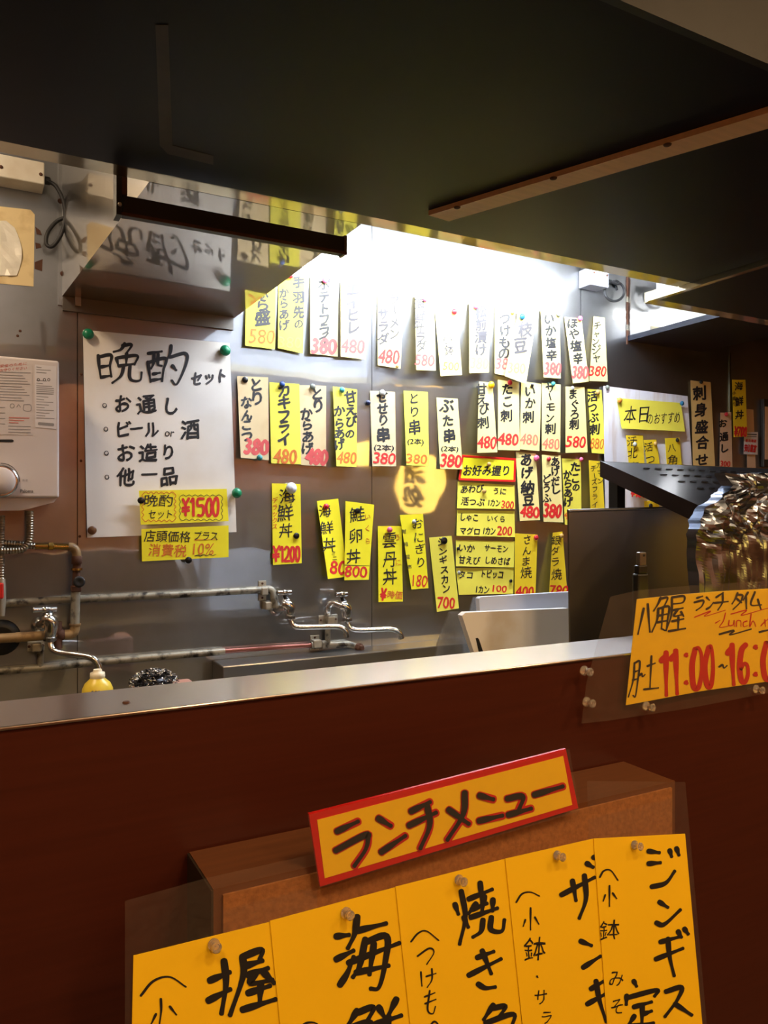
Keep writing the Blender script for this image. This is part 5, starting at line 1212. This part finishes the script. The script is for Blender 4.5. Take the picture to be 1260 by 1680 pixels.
lunch([(649, 1455), (830, 1409), (860, 1720), (872, 1840), (690, 1840)], 2, 'third yellow lunch paper with grilled fish characters, middle of the five',
      S5([[(248, 590), (262, 630)], [(272, 540), (288, 640), (266, 745)], [(330, 588), (300, 628)], [(282, 640), (300, 680)], [(300, 572), (392, 534)], [(345, 508), (352, 590)], [(312, 612), (372, 588)], [(362, 560), (352, 620)], [(394, 572), (392, 618)], [(308, 642), (412, 606)],
          [(356, 650), (348, 695), (316, 718)], [(388, 640), (386, 688), (428, 694), (438, 650)],
          [(332, 796), (398, 772)], [(300, 864), (426, 800)], [(352, 768), (388, 858)], [(336, 896), (365, 912), (404, 908)],
          [(396, 976), (358, 1034)], [(392, 990), (442, 982), (418, 1022)], [(365, 1046), (472, 1012), (466, 1060)], [(370, 1050), (362, 1100)]], 21)
      + S5([[(80, 735), (108, 702), (140, 694), (187, 730)], [(105, 790), (150, 760), (168, 776), (140, 822)], [(118, 850), (122, 905)], [(138, 868), (176, 856)], [(160, 838), (160, 880), (142, 910)], [(132, 946), (172, 930)], [(152, 922), (144, 995), (164, 1010), (174, 982)], [(134, 972), (176, 955)],
            [(150, 1060), (170, 1040), (186, 1060), (165, 1090)]], 7), [], (752, 1443), 'clear push pin at the top of the third lunch paper')
lunch([(829, 1409), (974, 1376), (1010, 1376), (1050, 1840), (874, 1840)], 3, 'fourth yellow lunch paper, its right edge under the rightmost one',
      S5([[(655, 556), (784, 488)], [(698, 500), (712, 578)], [(744, 480), (750, 570), (724, 646)], [(752, 434), (778, 450)], [(778, 410), (790, 420)], [(728, 732), (772, 750)], [(738, 834), (806, 790)], [(768, 916), (818, 886)], [(754, 974), (826, 934)], [(788, 884), (802, 960), (828, 1042)]], 20)
      + S5([[(483, 584), (505, 552), (538, 545), (572, 560)], [(538, 605), (538, 690)], [(518, 650), (510, 676)], [(554, 640), (570, 668)], [(562, 866), (566, 872)]], 7),
      [('鉢', 878, 1559, 38), ('サ', 888, 1637, 27), ('ラ', 897, 1670, 24)], (913, 1403), 'clear push pin at the top of the fourth lunch paper')
lunch([(974, 1376), (1124, 1368), (1156, 1720), (1168, 1840), (1008, 1840)], 4, 'rightmost yellow lunch paper with bold katakana, overlapping the fourth',
      S5([[(988, 388), (1032, 394)], [(988, 436), (1036, 432)], [(1000, 525), (1055, 510), (1090, 464)], [(1070, 384), (1078, 410)], [(1096, 376), (1106, 404)], [(1030, 582), (1064, 604)], [(1018, 662), (1050, 668), (1112, 612)],
          [(1034, 736), (1108, 716)], [(1016, 802), (1122, 760)], [(1064, 722), (1070, 790), (1088, 866)], [(1102, 694), (1116, 718)], [(1126, 684), (1142, 706)],
          [(1055, 926), (1116, 910), (1098, 960), (1052, 1022)], [(1090, 972), (1156, 1016)], [(932, 884), (944, 906)], [(906, 940), (904, 976)], [(905, 950), (1022, 920), (1012, 944)], [(932, 985), (1002, 965)], [(966, 975), (964, 1050)], [(968, 1012), (1002, 1000)], [(936, 1018), (914, 1052)], [(910, 1060), (1010, 1046)]], 19)
      + S5([[(803, 488), (818, 464), (845, 462), (873, 500)], [(840, 520), (840, 600)], [(824, 555), (816, 580)], [(852, 548), (868, 570)]], 7),
      [('鉢', 1001, 1527, 34), ('み', 1011, 1606, 30), ('そ', 1013, 1652, 28)], (1040, 1386), 'clear push pin at the top of the rightmost lunch paper')
# ---- red-bordered lunch menu title
tp = plane_fn((0, BV - 0.014, Z(-0.365)), (0, -1, 0))
q3 = lambda pts: [(480 + x / 2.423, 1200 + y / 2.423) for x, y in pts]
tt = thing('lunch_menu_title', tp(728, 1340), 'tilted yellow title card with a red border and thick black katakana on the cork block', 'sign')
mb = MB(); mb.prism([tp(x, y) for x, y in q3([(65, 328), (1086, 69), (1136, 305), (110, 617)])], (0, 0.003, 0), 'sign_red')
mb.prism([tp(x, y, 0.0004) for x, y in q3([(98, 352), (1076, 98), (1112, 292), (128, 584)])], (0, 0.0003, 0), 'lunch_yellow')
STR = ([(175, 398), (262, 357)], [(170, 474), (288, 412), (300, 425), (290, 470), (245, 536)], [(340, 344), (392, 376)], [(352, 480), (450, 414)], [(470, 318), (548, 280)], [(462, 374), (572, 322)], [(536, 296), (545, 375), (508, 466)],
       [(685, 242), (678, 330), (615, 432)], [(620, 310), (702, 368)], [(742, 254), (800, 270)], [(740, 356), (836, 334)], [(852, 268), (916, 258), (900, 312)], [(856, 332), (950, 306)], [(960, 252), (1076, 218)])
for p in STR: stroke(mb, q3(p), 33 / 2.423, 'sign_red', lambda x, y, e=0.0: tp(x, y, 0.0007 + e), taper=False)
for p in STR: stroke(mb, q3(p), 24 / 2.423, 'ink', lambda x, y, e=0.0: tp(x, y, 0.0013 + e))
mb.build('title_card', tt)
mb = MB(); mb.prism([tp(x, y, 0.0018) for x, y in q3([(60, 332), (1100, 70), (1140, 318), (106, 622)])], (0, -0.0003, 0), 'clear_film'); mb.build('clear_laminate', tt)
mb = MB(); c_ = tp(728, 1345)
mb.box((c_.x - 0.10, BV - 0.0105, c_.z - 0.02), (c_.x + 0.10, BV - 0.0032, c_.z + 0.02), 'cork'); mb.build('spacer', tt)

for o in bpy.data.objects:
    if '_o' in o: del o['_o']
